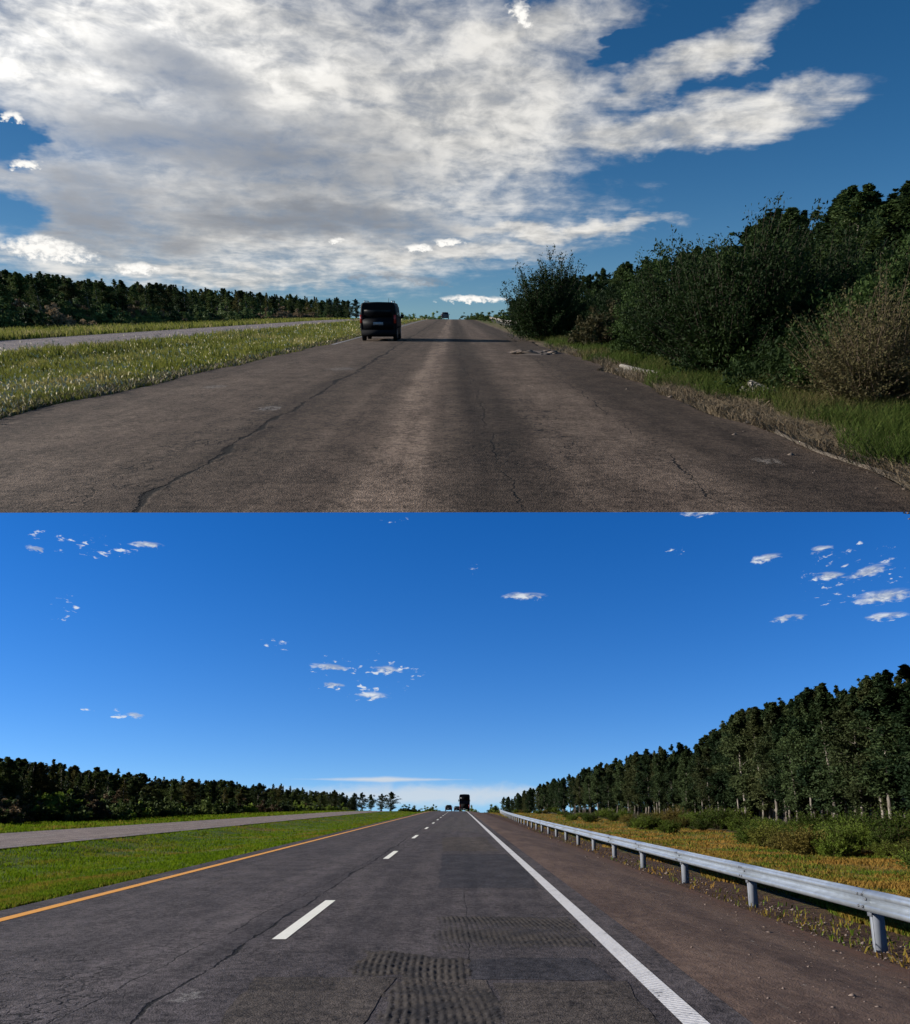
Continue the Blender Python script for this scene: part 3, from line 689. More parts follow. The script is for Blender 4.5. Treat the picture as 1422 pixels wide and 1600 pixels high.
def shoot_bush(seed, H, R, n, leaf_n, ls, upright=.5, spike=.25, twig_r=.012, fill=80, droop=0.0, fill_ls=.06):
    """bush of many thin arching shoots with leaflets along them"""
    r = np.random.default_rng(seed); t = Geo(); c = Geo()
    PV = []; PA = []
    for k in range(n):
        q = r.uniform(0, 6.283); el = math.asin(r.random() ** upright)
        d = np.array([math.cos(q) * math.cos(el), math.sin(q) * math.cos(el), math.sin(el)])
        b0 = np.array([r.normal(0, R * .18), r.normal(0, R * .18), r.uniform(0, .15) * H])
        L = 1.0 / math.sqrt((math.cos(el) / R) ** 2 + (math.sin(el) / H) ** 2) * r.uniform(.72, 1.0 + spike)
        side = np.cross(d, r.normal(0, 1, 3)); side /= np.linalg.norm(side) + 1e-9
        tt = np.linspace(0, 1, 6)[:, None]
        pts = b0 + d * L * tt + side * .12 * L * (tt ** 2) + np.array([0, 0, .18 - droop]) * L * tt ** 2 * (1 - d[2])
        pts[:, 2] = np.maximum(pts[:, 2], .03)
        t.add(*tube(pts, np.linspace(1, .12, 6) * twig_r * r.uniform(.7, 1.3), 3, False))
        s = r.uniform(.25, 1.0, leaf_n) ** .75
        for j in range(3): 
            pass
        P = np.stack([np.interp(s, tt[:, 0], pts[:, i]) for i in range(3)], 1) + r.normal(0, .035 * L ** .5, (leaf_n, 3))
        PV.append(P); PA.append(np.repeat((pts[-1] - pts[-3])[None] / (np.linalg.norm(pts[-1] - pts[-3]) + 1e-9), leaf_n, 0))
    P = np.concatenate(PV); A = np.concatenate(PA); m = len(P)
    a = A * .7 + r.normal(0, .6, (m, 3)); a /= np.linalg.norm(a, axis=1)[:, None]
    b = np.cross(a, r.normal(0, 1, (m, 3))); b /= np.linalg.norm(b, axis=1)[:, None] + 1e-9
    s = ls * r.uniform(.6, 1.5, (m, 1))
    V = np.stack([P - a * s, P + b * s * .4, P + a * s, P - b * s * .4], 1).reshape(-1, 3)
    c.add(V, (np.arange(m) * 4)[:, None] + np.arange(4)[None])
    if fill:
        q = r.uniform(0, 6.283, fill); rr = R * .86 * np.sqrt(r.random(fill)); zz = H * (.06 + .84 * r.random(fill) * np.sqrt(np.clip(1 - (rr / R) ** 2, 0, 1)))
        leaf_quads(np.column_stack([rr * np.cos(q), rr * np.sin(q), zz]), np.full(fill, .2 * R), 40, fill_ls, c, r, .8, .45, .3)
    return t.mesh('stems', True), c.mesh('foliage')

def instance(name, label, cat, group, w, mtx, parts):
    o = thing(name, label, cat, w, mtx, group)
    for pn, me, ma in parts:
        if len(me.materials) == 0: me.materials.append(ma)
        obj(pn, me, None, o)
    return o
EUC = [tall_tree(100 + i, 10.0, [.20, .28, .24, .16, .32, .24][i], [1.15, 1.0, 1.3, 1.1, .95, 1.25][i], 40) for i in range(6)]
SPI = [spire_tree(200 + i, 8.0, [1.25, 1.05, 1.45, 1.2][i]) for i in range(4)]
DOM = [dome_shrub(300 + i, 2.0, [1.3, 1.5, 1.1, 1.4][i]) for i in range(4)]
DOM3 = [dome_shrub(370 + i, 2.0, 1.3, 150, .026, 130, 10, .42) for i in range(3)]
DOM2 = [dome_shrub(350 + i, 2.0, 1.3, 120, .055, 60, 10, .42) for i in range(3)]
BRO = [shoot_bush(400 + i, 1.0, .75, 150, 36, .035, .55, .2, .008, 30, 0, .04) for i in range(3)]
def tree_parts(t, leafm): return [('trunk', t[0], M['bark']), ('crown', t[1], M[leafm])]
def shrub_parts(t, leafm, tw='twig'): return [('stems', t[0], M[tw]), ('foliage', t[1], M[leafm])]
_dupe = {}
def with_mat(t, key, leafm):                 # the same shapes with another leaf colour share one copied mesh
    k = (id(t[1]), leafm)
    if k not in _dupe: _dupe[k] = (t[0], t[1].copy()); _dupe[k][1].materials.clear()
    return _dupe[k]
def interp(pts, x): return float(np.interp(x, [p[0] for p in pts], [p[1] for p in pts]))

SKY_R = {'A': [(780, 1248), (800, 1243), (900, 1206), (1000, 1176), (1070, 1163), (1100, 1158), (1150, 1124), (1190, 1100), (1240, 1096), (1290, 1064), (1340, 1072), (1422, 1052), (1560, 1020)],
         'B': [(800, 470), (900, 427), (1000, 405), (1100, 385), (1150, 358), (1200, 326), (1250, 322), (1310, 286), (1370, 288), (1422, 264), (1560, 215)]}
SKY_L = {'A': [(-120, 1168), (0, 1182), (120, 1196), (250, 1212), (400, 1222), (500, 1235), (570, 1243)],
         'B': [(-60, 410), (0, 419), (120, 428), (250, 441), (400, 455), (500, 463), (560, 472)]}
def right_plantation(w, n_row, rows, px0, px1, leafm='euc_leaf'):
    lab = {'A': 'slender eucalyptus in the plantation behind the new guardrail',
           'B': 'tall dark eucalyptus rising behind the roadside thorn bushes of the old road'}[w]
    k = 0
    for ri, L in enumerate(rows):
        for j in range(n_row):
            px = px0 + (px1 - px0) * ((j + random.uniform(.1, .9)) / n_row) ** 1.35
            x = L + random.uniform(-.7, .7); y = y_for_px(w, x, px)
            if y > 560: continue
            z0 = float(gz(w, x, y)) - .05
            H = (z_at(w, x, y, interp(SKY_R[w], px)) - z0) * random.choice([.80, .86, .9, .93, .97, 1.0, 1.03])
            if H < 3: continue
            s = H / 10.0; t = EUC[k % 6]; k += 1
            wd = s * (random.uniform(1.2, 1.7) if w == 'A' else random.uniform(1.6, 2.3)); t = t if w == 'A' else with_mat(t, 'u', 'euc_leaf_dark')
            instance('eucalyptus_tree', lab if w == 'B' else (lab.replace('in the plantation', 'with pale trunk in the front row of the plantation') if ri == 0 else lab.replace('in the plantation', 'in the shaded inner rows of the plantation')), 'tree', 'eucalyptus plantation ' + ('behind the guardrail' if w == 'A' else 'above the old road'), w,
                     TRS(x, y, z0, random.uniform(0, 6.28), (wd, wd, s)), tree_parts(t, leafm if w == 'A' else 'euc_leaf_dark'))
right_plantation('A', 44, [29.5, 32, 34.5, 37.5, 41], 786, 1540)
right_plantation('B', 30, [29.5, 33, 37], 800, 1540)
def left_forest(w, n, px0, px1):
    lab = {'A': 'small dark conifer in the forest edge beyond the pale far carriageway with dashes',
           'B': 'small dark conifer in the forest edge beyond the flowering median grass'}[w]
    for j in range(n):
        px = px0 + (px1 - px0) * (j + random.random()) / n; L = random.choice([42, 46, 50, 55, 61, 68])
        x = -L; y = y_for_px(w, x, px)
        if y > 520 or y < 30: continue
        z0 = float(gz(w, x, y)) - .05
        H = (z_at(w, x, y, interp(SKY_L[w], px)) - z0) * random.uniform(.78, 1.04)
        if H < 2: continue
        if j % 5 < 3:                          # round-topped young broadleaf trees merge the canopy
            s = H / 10.0 * .97; q = random.uniform(1.9, 2.7)
            instance('forest_tree', lab.replace('small dark conifer', 'round-topped dark tree'), 'tree', 'round-topped trees of the forest edge ' + ('beyond the repaved road' if w == 'A' else 'beyond the old road'), w,
                     TRS(x, y, z0, random.uniform(0, 6.28), (s * q, s * q, s)), tree_parts(with_mat(EUC[j % 6], 'u', 'forest_leaf'), 'forest_leaf'))
            continue
        s = H / 8.0 * random.uniform(.95, 1.05)
        instance('conifer_tree', lab, 'tree', 'forest edge ' + ('beyond the repaved road' if w == 'A' else 'beyond the old road'), w,
                 TRS(x, y, z0, random.uniform(0, 6.28), (s * 1.9, s * 1.9, s)), tree_parts(SPI[j % 4], 'pine_leaf'))
left_forest('A', 230, -110, 560)
left_forest('B', 190, -45, 545)
def left_shrubs(w, n, px0, px1):
    lab = {'A': 'rounded dark shrub at the foot of the conifers beyond the pale dashed carriageway', 'B': 'rounded dark shrub at the foot of the conifers beyond the flowering median'}[w]
    for j in range(n):
        px = px0 + (px1 - px0) * (j + random.random()) / n; x = -random.choice([34.0, 35.5, 38]) + random.uniform(-.6, .6); y = y_for_px(w, x, px)
        if y > 420: continue
        z0 = float(gz(w, x, y)) - .05; s = random.uniform(1.0, 1.7) * (1.0 + .15 * (x < -37))
        lm, cn = random.choice([('shrub_leaf_dark', 'dark'), ('shrub_leaf_dark', 'dark'), ('shrub_leaf_brown', 'brownish')] if w == 'B' else [('shrub_leaf', 'green'), ('shrub_leaf', 'green'), ('shrub_leaf_bright', 'bright green'), ('shrub_leaf_brown', 'brownish'), ('shrub_leaf_dark', 'dark'), ('shrub_leaf_dark', 'dark')])
        instance('shrub', lab.replace('dark', cn, 1), 'shrub', cn + ' shrubs along the forest ' + ('of the repaved road' if w == 'A' else 'of the old road'), w, TRS(x, y, z0, random.uniform(0, 6.28), (s * 1.1, s * 1.1, s)), shrub_parts(with_mat(DOM[j % 4], 'u', lm), lm))
left_shrubs('A', 66, -120, 540)
left_shrubs('B', 56, -45, 530)
# far silhouettes against the sky beyond the crest
def far_tree(w, px, top, y, kind, label, wid=1.0):
    d = ray(w, px, HZ[w]); x = y * d.x / d.y; z0 = float(gz(w, x, y)) - .1
    H = z_at(w, x, y, top) - z0
    if kind == 'euc': s = H / 10.0; instance('eucalyptus_tree', label, 'tree', None, w, TRS(x, y, z0, px, (s * wid, s * wid, s)), tree_parts(EUC[int(px) % 6], 'euc_leaf'))
    else: s = H / 2.0; instance('shrub', label, 'shrub', None, w, TRS(x, y, z0, px, (s * wid, s * wid, s)), shrub_parts(DOM[int(px) % 4], 'shrub_leaf'))
for i, (px, top, wd) in enumerate(((522, 1234, 1.8), (535, 1238, 2.2), (552, 1239, 2.4), (566, 1238, 2.0), (580, 1241, 2.4), (596, 1240, 2.0), (611, 1237, 2.6))):
    far_tree('A', px, top, 260 + 8 * i, 'euc', 'dark open-crowned tree past the forest end, %s' % ('tallest and last of its row' if px == 611 else ['first', 'second', 'third', 'fourth', 'fifth', 'sixth'][i] + ' from the forest end'), wd)
for i, (px, top, wd) in enumerate(((638, 1254, 1.5), (653, 1253, 1.3), (666, 1256, 1.5), (679, 1251, .9))):
    far_tree('A', px, top, 300 + 10 * i, 'dom', 'dark round shrub by the crest before the grey pickup, %s' % ['broadest', 'second', 'third', 'tallest and next to the lane'][i], wd)
for px, top, wd, lab in ((741, 1252, .9, 'small round dark tree on the crest beside the bus'), (768, 1249, 1.0, 'bushy dark tree by the far end of the new guardrail'), (779, 1251, 1.0, 'dark shrub touching the plantation end by the new guardrail')):
    far_tree('A', px, top, 290, 'dom', lab, wd)
for i, (px, top, wd) in enumerate(((515, 466, 2.2), (527, 464, 1.8), (545, 469, 2.4), (557, 467, 2.0))):
    far_tree('B', px, top, 250 + 8 * i, 'euc', 'dark open-crowned tree at the forest end behind the black van, %s' % ['first', 'second', 'third', 'last'][i], wd)
for i, (px, top, wd) in enumerate(((640, 485, 1.5), (653, 484, 1.5), (664, 485, 1.5), (677, 481, 1.0))):
    far_tree('B', px, top, 290 + 8 * i, 'dom', 'dark skyline shrub between black van and far car, %s' % ['next to the van', 'second from the van', 'third from the van', 'tallest, next to the far car'][i], wd)
for i, (px, top, wd) in enumerate(((741, 485, 1.2), (752, 481, 1.6), (765, 482, 1.6), (777, 482, 1.6), (786, 480, 1.6))):
    far_tree('B', px, top, 170 - 16 * i, 'dom', 'low dark shrub along the right edge of the old road, %s from the crest' % ['first', 'second', 'third', 'fourth', 'fifth'][i], wd)

# broom shrubs at the foot of the plantation, repaved road
for j in range(70):                           # dark undergrowth inside the plantation
    px = 790 + 760 * (j + random.random()) / 70; x = random.choice([43, 46, 50]); y = y_for_px('A', x, px)
    if y > 520: continue
    s_ = random.uniform(1.6, 2.3); t = with_mat(DOM[j % 4], 'u', 'thorn_leaf')
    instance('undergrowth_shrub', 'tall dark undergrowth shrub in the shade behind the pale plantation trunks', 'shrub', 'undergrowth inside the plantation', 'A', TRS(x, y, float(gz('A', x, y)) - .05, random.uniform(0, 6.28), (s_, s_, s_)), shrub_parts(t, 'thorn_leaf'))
for j in range(78):
    px = 800 + 720 * (j + random.random()) / 78; x = random.choice([13.5, 15, 17, 19.5, 22]) + random.uniform(-.5, .5); y = y_for_px('A', x, px)
    if y > 300: continue
    s = random.uniform(.55, 1.05) * (1.0 if x < 18 else 1.35)
    instance('broom_shrub', 'low green and brown broom shrub between the orange grass and the plantation', 'shrub', 'broom shrubs below the plantation', 'A', TRS(x, y, float(gz('A', x, y)) - .03, random.uniform(0, 6.28), (s * 1.25, s * 1.25, s)), shrub_parts(BRO[j % 3], 'broom_leaf', 'dry_twig'))

# ------------------------------------------------------------------ roadside bushes of the old road
def bush(name, label, px, py, wpx, hpx, mesh_fn, leafm, tw, xoff=0.0, squash=1.0):
    x, y = gpt('B', px, py); x += xoff
    d = (Vector((x, y, 0)) - Vector((0, 0, HC['B']))).length
    sc = d / F * .96
    t = mesh_fn(hpx * sc, wpx * sc / 2)
    return instance(name, label, 'bush', None, 'B', TRS(x, y, float(gz('B', x, y)) - .03, 0, (1, squash, 1)), shrub_parts(t, leafm, tw))
thorn = lambda seed, n=300, ln=80, ls=.045: (lambda H, R: shoot_bush(seed, H * .92, R * .9, n, ln, ls, .62, .14, .016, 330, 0, .045))
bush('thorn_bush', 'spiky dark thorn bush standing alone at the road edge by the rubble', 850, 532, 128, 118, thorn(501, 420, 90, .05), 'thorn_leaf', 'twig')
bush('thorn_bush', 'large dark thorn bush with arching shoots over the dry grass', 1165, 596, 250, 222, thorn(502, 520, 120, .032), 'thorn_leaf', 'twig', -.1)
bush('thorn_bush', 'dark thorn bush between the brown shrub and the largest thorn bush', 1060, 572, 170, 178, thorn(503, 380, 100, .04), 'thorn_leaf', 'twig', .0)
bush('thorn_bush', 'dark thorn bush behind the dry twiggy shrub', 1275, 590, 190, 190, thorn(504, 380, 100, .036), 'thorn_leaf', 'twig', .3)
bush('brown_shrub', 'brownish shrub beside the lone thorn bush', 955, 546, 120, 86, lambda H, R: dome_shrub(505, H, R, 110, .07, 46, 40, .4), 'olive_leaf', 'dry_twig', .3)
bush('green_shrub', 'olive green shrub behind the brown shrub under the plantation', 1000, 540, 150, 120, lambda H, R: dome_shrub(506, H, R, 110, .085, 46, 20, .4), 'shrub_leaf', 'twig', 1.2)
bush('dry_shrub', 'dry olive and brown twiggy shrub by the road edge straw', 1370, 650, 210, 175, lambda H, R: shoot_bush(507, H * .92, R, 560, 62, .019, .7, .14, .008, 36, .1, .022), 'olive_leaf', 'dry_twig', -.05)
bush('dry_shrub', 'tall dry olive shrub behind the straw, largest of the dry shrubs', 1470, 640, 210, 240, lambda H, R: shoot_bush(508, H * .88, R, 520, 62, .021, .7, .14, .009, 36, .1, .025), 'olive_leaf', 'dry_twig', .35)
for j in range(14):
    px = 870 + 200 * (j + random.random()) / 14; x = random.choice([24, 26, 28]); y = y_for_px('B', x, px); s = random.uniform(2.6, 3.6)
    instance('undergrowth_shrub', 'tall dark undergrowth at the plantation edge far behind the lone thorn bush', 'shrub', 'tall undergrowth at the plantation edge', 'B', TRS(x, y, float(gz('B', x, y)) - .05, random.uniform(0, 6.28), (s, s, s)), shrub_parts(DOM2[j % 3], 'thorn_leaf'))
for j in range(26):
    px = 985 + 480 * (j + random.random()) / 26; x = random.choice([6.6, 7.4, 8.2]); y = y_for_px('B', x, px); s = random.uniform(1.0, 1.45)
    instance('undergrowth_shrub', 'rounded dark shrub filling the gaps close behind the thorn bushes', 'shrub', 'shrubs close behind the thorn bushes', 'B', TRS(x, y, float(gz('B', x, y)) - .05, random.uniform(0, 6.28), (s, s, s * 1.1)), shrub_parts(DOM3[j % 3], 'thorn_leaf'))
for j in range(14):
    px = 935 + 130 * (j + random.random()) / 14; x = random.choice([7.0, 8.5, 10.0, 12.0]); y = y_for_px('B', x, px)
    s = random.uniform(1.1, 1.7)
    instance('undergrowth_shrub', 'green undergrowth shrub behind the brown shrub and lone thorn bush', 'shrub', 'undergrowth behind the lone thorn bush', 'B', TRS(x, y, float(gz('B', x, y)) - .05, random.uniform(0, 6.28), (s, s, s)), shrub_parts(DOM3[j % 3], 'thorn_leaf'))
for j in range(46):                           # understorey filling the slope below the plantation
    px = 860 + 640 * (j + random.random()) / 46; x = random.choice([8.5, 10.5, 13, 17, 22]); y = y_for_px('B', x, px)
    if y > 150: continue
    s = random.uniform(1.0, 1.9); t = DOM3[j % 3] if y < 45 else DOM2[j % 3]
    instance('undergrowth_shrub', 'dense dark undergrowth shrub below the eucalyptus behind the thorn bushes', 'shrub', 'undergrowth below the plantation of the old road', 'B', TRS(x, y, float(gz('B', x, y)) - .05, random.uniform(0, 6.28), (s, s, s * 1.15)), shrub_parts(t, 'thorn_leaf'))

# ------------------------------------------------------------------ grass
def blades(name, w, n, xs, y0, y1, h, wd, mat, label, lean=.35, yexp=1.0, hfun=None, clump=0.0, parent=None, wedge=True, seed=1, cat='grass'):
    r = np.random.default_rng(seed)
    u = r.random(n); y = 1.0 / ((1 / y0) * (1 - u) + (1 / y1) * u)
    a = np.array([xs(q)[0] for q in np.linspace(y0, y1, 400)]); b = np.array([xs(q)[1] for q in np.linspace(y0, y1, 400)])
    g_ = np.linspace(y0, y1, 400); xl = np.interp(y, g_, a); xr = np.interp(y, g_, b)
    if wedge:
        xl = np.maximum(xl, -(0.64 * y + 0.8)); xr = np.minimum(xr, .66 * y + 2.5)
    ok = xr > xl; x = xl + (xr - xl) * r.random(n)
    if clump:
        k = np.sin(x * 2.1 + np.sin(y * 1.3) * 2) * np.sin(y * 1.9 + np.sin(x * 1.7) * 2); ok &= r.random(n) < (.45 + .55 * (k > -.1)) 
    x, y = x[ok], y[ok]; n = len(x)
    z = gz(w, x, y)
    hh = (hfun(x, y) if hfun else h) * r.uniform(.45, 1.25, n); ww = wd * (1 + y / 22.0) * r.uniform(.7, 1.3, n)
    q = r.uniform(0, 6.283, n); lx, ly = np.cos(q) * lean * hh * r.uniform(.2, 1.6, n), np.sin(q) * lean * hh * r.uniform(.2, 1.6, n)
    q2 = r.uniform(0, 3.1416, n); sx, sy = np.cos(q2) * ww / 2, np.sin(q2) * ww / 2
    P = lambda ax, ay, az: np.stack([ax, ay, az], 1)
    V = np.stack([P(x - sx, y - sy, z - .02), P(x + sx, y + sy, z - .02), P(x + lx * .35 + sx * .8, y + ly * .35 + sy * .8, z + hh * .6), P(x + lx * .35 - sx * .8, y + ly * .35 - sy * .8, z + hh * .6), P(x + lx, y + ly, z + hh * np.where(lean > .8, .8, 1.0))], 1).reshape(-1, 3)
    i = (np.arange(n) * 5)[:, None]
    g = Geo(); g.add(V, i + np.array([[0, 1, 2, 3]])); g.f.append(i + np.array([[3, 2, 4]]))
    o = obj(name, g.mesh(name), mat, parent, w)
    tag(o, label, cat, kind='stuff'); return o, np.stack([x + lx, y + ly, z + hh], 1)
blades('median_grass', 'A', 150000, lambda y: (-14.8, -6.35), 8, 230, .075, .012, M['lawn'], 'short green grass covering the median beside the yellow line', .5, clump=1, seed=2)
blades('far_verge_grass', 'A', 26000, lambda y: (-34, -22.7), 30, 260, .18, .02, M['lawn'], 'green grass strip between far carriageway and forest shrubs of the repaved road', .5, seed=3)
blades('roadside_grass', 'A', 120000, lambda y: (6.3 + .3 * math.sin(y * .9), 17.5), 8, 200, .10, .016, M['orange_grass'], 'orange and green rough grass between new guardrail and broom shrubs', .8, clump=1, seed=4)
blades('sparse_weeds', 'A', 1300, lambda y: (4.75, 5.9), 6, 60, .12, .014, M['orange_grass'], 'sparse dry weeds in the dirt below the new guardrail', .9, clump=1, seed=5)
_, tips = blades('median_grass', 'B', 150000, lambda y: (-15.3, edgeL(y) - .08), 9, 200, .31, .014, M['wild_grass'], 'tall wild grass with pale seed heads on the median of the old road', .45, clump=1, seed=6,
    hfun=lambda x, y: .09 + .23 * smooth(0.0, 1.7, (-6.25 + .022 * np.minimum(y, 45)) - x) * (.65 + .5 * np.sin(x * 1.3 + y * .7) * np.sin(y * .9 - x * .5)))
_, tips2 = blades('far_verge_grass', 'B', 22000, lambda y: (-34, -22.7), 34, 220, .4, .022, M['wild_grass'], 'wild grass strip between far carriageway and forest shrubs of the old road', .4, seed=7)
blades('verge_grass', 'B', 70000, lambda y: (4.2 + .25 * math.sin(y * .7) + .15 * math.sin(y * 2.3), 6.6), 5.2, 60, .27, .009, M['verge_grass'], 'long green grass below the thorn bushes of the old road', .6, clump=1, seed=8)
blades('dry_straw', 'B', 34000, lambda y: (edgeR(y) + .05, 4.45), 5.0, 34, .20, .005, M['straw'], 'flattened pale straw along the right edge of the old road', 1.9, clump=1, seed=9)
blades('dry_straw', 'B', 9000, lambda y: (edgeL(y) - .7, edgeL(y) - .02), 9, 120, .15, .010, M['straw'], 'pale dry grass along the left edge of the old road', .8, clump=1, seed=10)
def seed_heads(tp, n, label, size=.028):
    r = np.random.default_rng(21); tp = tp[r.permutation(len(tp))[:n]]; g = Geo()
    dist = 1 + tp[:, 1] / 30.0
    p = tp + np.column_stack([np.zeros(n), np.zeros(n), r.uniform(.0, .12, n)])
    a = r.normal(0, .4, (n, 3)) + (0, 0, 1.0); a /= np.linalg.norm(a, axis=1)[:, None]; b = np.cross(a, r.normal(0, 1, (n, 3))); b /= np.linalg.norm(b, axis=1)[:, None]
    s = (size * dist * r.uniform(.5, 1.2, n))[:, None]
    V = np.stack([p - a * s, p + b * s * .4, p + a * s, p - b * s * .4], 1).reshape(-1, 3); g.add(V, (np.arange(n) * 4)[:, None] + np.arange(4)[None])
    tag(obj('seed_heads', g.mesh('seed_heads'), M['seed'], None, 'B'), label, 'seed heads', kind='stuff')
seed_heads(tips, 5600, 'pale fluffy seed heads over the tall median grass', .024)

# loose stones
def stones(w, n, xs, y0, y1, size, label, seed, mat='stone'):
    r = np.random.default_rng(seed); g = Geo(); u = r.random(n); y = 1 / ((1 / y0) * (1 - u) + u / y1); x = r.uniform(*xs, n)
    T = np.array([(1, 0, 0), (-1, 0, 0), (0, 1, 0), (0, -1, 0), (0, 0, 1), (0, 0, -.6)], float)
    Fo = np.array([(0, 2, 4), (2, 1, 4), (1, 3, 4), (3, 0, 4), (2, 0, 5), (1, 2, 5), (3, 1, 5), (0, 3, 5)])
    s = size * r.lognormal(0, .45, n) * (1 + y / 60)
    V = T[None] * s[:, None, None] * r.uniform(.5, 1.3, (n, 6, 1)) * np.array([1, 1, .6])
    c = np.stack([x, y, gz(w, x, y) + (GAP if xs[1] < EDGE_R[w] else GAP * .8) + s * .1], 1)
    g.add((V + c[:, None]).reshape(-1, 3), ((np.arange(n) * 6)[:, None, None] + Fo[None]).reshape(-1, 3))
    tag(obj('loose_stones', g.mesh('loose_stones'), M[mat], None, w), label, 'stones', kind='stuff')
stones('A', 1500, (3.9, 5.7), 5.5, 45, .013, 'loose brown stones and clods along the new guardrail', 31)
stones('A', 260, (2.2, 4.2), 5, 25, .008, 'scattered small stones on the brown shoulder', 32)
stones('B', 420, (3.2, 4.4), 5.2, 30, .013, 'loose crumbs of asphalt along the right edge of the old road', 33, 'rubble')

# ------------------------------------------------------------------ new guardrail
def w_profile(h=.27):
    pts = [(-.015, 0), (-.07, .022), (-.083, .045), (-.083, .070), (-.075, .088), (-.006, .115), (-.006, .155), (-.075, .182), (-.083, .20), (-.083, .225), (-.07, .248), (-.015, .27)]
    return [(a, b * h / .27) for a, b in pts]
def beam_mesh(L, h=.27, th=.004, bend=0.0):
    P = w_profile(h); n = len(P); g = Geo(); V = []; ny = 5
    for side in (0, 1):
        for j in range(ny):
            y = L * j / (ny - 1)
            for a, b in P: V.append((a + side * th + bend * math.sin(y / L * 3.1), y, b + bend * .6 * math.sin(y / L * 3.1)))
    k = n * ny; Fs = []
    for j in range(ny - 1):
        for i in range(n - 1):
            q = (j * n + i, j * n + i + 1, (j + 1) * n + i + 1, (j + 1) * n + i); Fs.append(q); Fs.append(tuple(k + v for v in q[::-1]))
        for i in (0, n - 1): Fs.append((j * n + i, (j + 1) * n + i, k + (j + 1) * n + i, k + j * n + i))
    for j in (0, ny - 1):
        for i in range(n - 1): Fs.append((j * n + i, j * n + i + 1, k + j * n + i + 1, k + j * n + i))
    g.add(V, Fs); return g.mesh('beam', False)
RAIL_X = lambda y: 5.07 + 1.2 * (max(0, y - 10) / 90.0) ** 2
SP = 4.15
def guardrail():
    root = thing('guardrail', 'new galvanised steel guardrail on posts along the brown shoulder', 'guardrail', 'A', TRS(5.07, 0, -.35))
    inv = Matrix.Translation((-5.07, 0, .35))
    bm = beam_mesh(SP + .12); bm.materials.append(M['steel'])
    g = Geo()                                   # C-shaped post, open to the far side
    for b in (box(0.0, .006, -.03, .03, -.4, .595), box(.006, .15, -.03, -.024, -.4, .595), box(.144, .15, -.024, .03, -.4, .595)): g.add(*b)
    pm = g.mesh('post'); pm.materials.append(M['steel_post'])
    g = Geo(); g.add(*box(-.015, .0, -.05, .05, .24, .46)); sm = g.mesh('spacer'); sm.materials.append(M['steel_post'])
    g = Geo()
    for (a, b) in ((0, .0), (.11, .0), (0, .1), (.11, .1)): pass
    g.add(*cyl_x(-.012, .004, 0, 0, .016, 8)); bo = g.mesh('bolt'); bo.materials.append(M['bolt'])
    y_first = gpt('A', 1383, 1482, -.30)[1]
    ks = range(-2, 52)
    for k in ks:
        y = y_first + k * SP; x = RAIL_X(y); rz = -math.atan2(RAIL_X(y + SP) - x, SP); z = float(crest(y)) - .34
        z2 = float(crest(y + SP)) - .34
        b = obj('beam', bm, None, root); b.matrix_local = inv @ TRS(x - .025 + .006 * (k % 2), y - .06, z + .465, rz, 1, (math.atan2(z2 - z, SP), 0))
        p = obj('post', pm, None, root); p.matrix_local = inv @ TRS(x, y, z, rz)
        if y < 60:
            s_ = obj('spacer', sm, None, p); s_.matrix_local = TRS(0, 0, .17)
        if y < 30:
            for (dy, dz_) in ((-.05, .53), (.05, .53), (-.05, .675), (.05, .675), (0, .607)):
                q = obj('bolt', bo, None, root); q.matrix_local = inv @ TRS(x - (.116 if dz_ != .607 else .045) + .008, y + dy, z + dz_)
guardrail()

# ------------------------------------------------------------------ old guardrail fragments, rubble, kerb edge of the old road
def fallen_rail(label, px, py, L, rz, tilt=0.0, roll=.9, bend=.06):
    x, y = gpt('B', px, py); me = beam_mesh(L, .27, .004, bend)
    root = thing('fallen_rail', label, 'guardrail', 'B', TRS(x, y, float(gz('B', x, y)) - .05, rz, 1, (tilt, roll)))
    obj('beam', me, M['old_steel'], root)
    return root
fallen_rail('pale fallen guardrail beam half buried in grass by the brown shrub', 1020, 592, 2.6, .12)
fallen_rail('short pale piece of old guardrail under the largest thorn bush', 1138, 614, .9, -.5)
fallen_rail('pale bent guardrail end in the grass below the dry shrub', 1215, 640, 1.1, .35, .2)
def old_rail():
    root = thing('guardrail', 'old pale guardrail beyond the lone thorn bush towards the crest', 'guardrail', 'B', TRS(4.6, 50, -.05))
    inv = Matrix.Translation((-4.6, -50, .05)); bm = beam_mesh(4.1); bm.materials.append(M['old_steel'])
    g = Geo(); g.add(*box(0, .12, -.05, .05, -.3, .5)); pm = g.mesh('post'); pm.materials.append(M['old_steel'])
    for k in range(20):
        y = 46 + 4 * k; x = 4.75 + .012 * (y - 46); z = float(gz('B', x, y))
        b = obj('beam', bm, None, root); b.matrix_local = inv @ TRS(x - .02 + .003 * (k % 2), y - .05, z + .30, -.012)
        p = obj('post', pm, None, root); p.matrix_local = inv @ TRS(x, y, z)
old_rail()
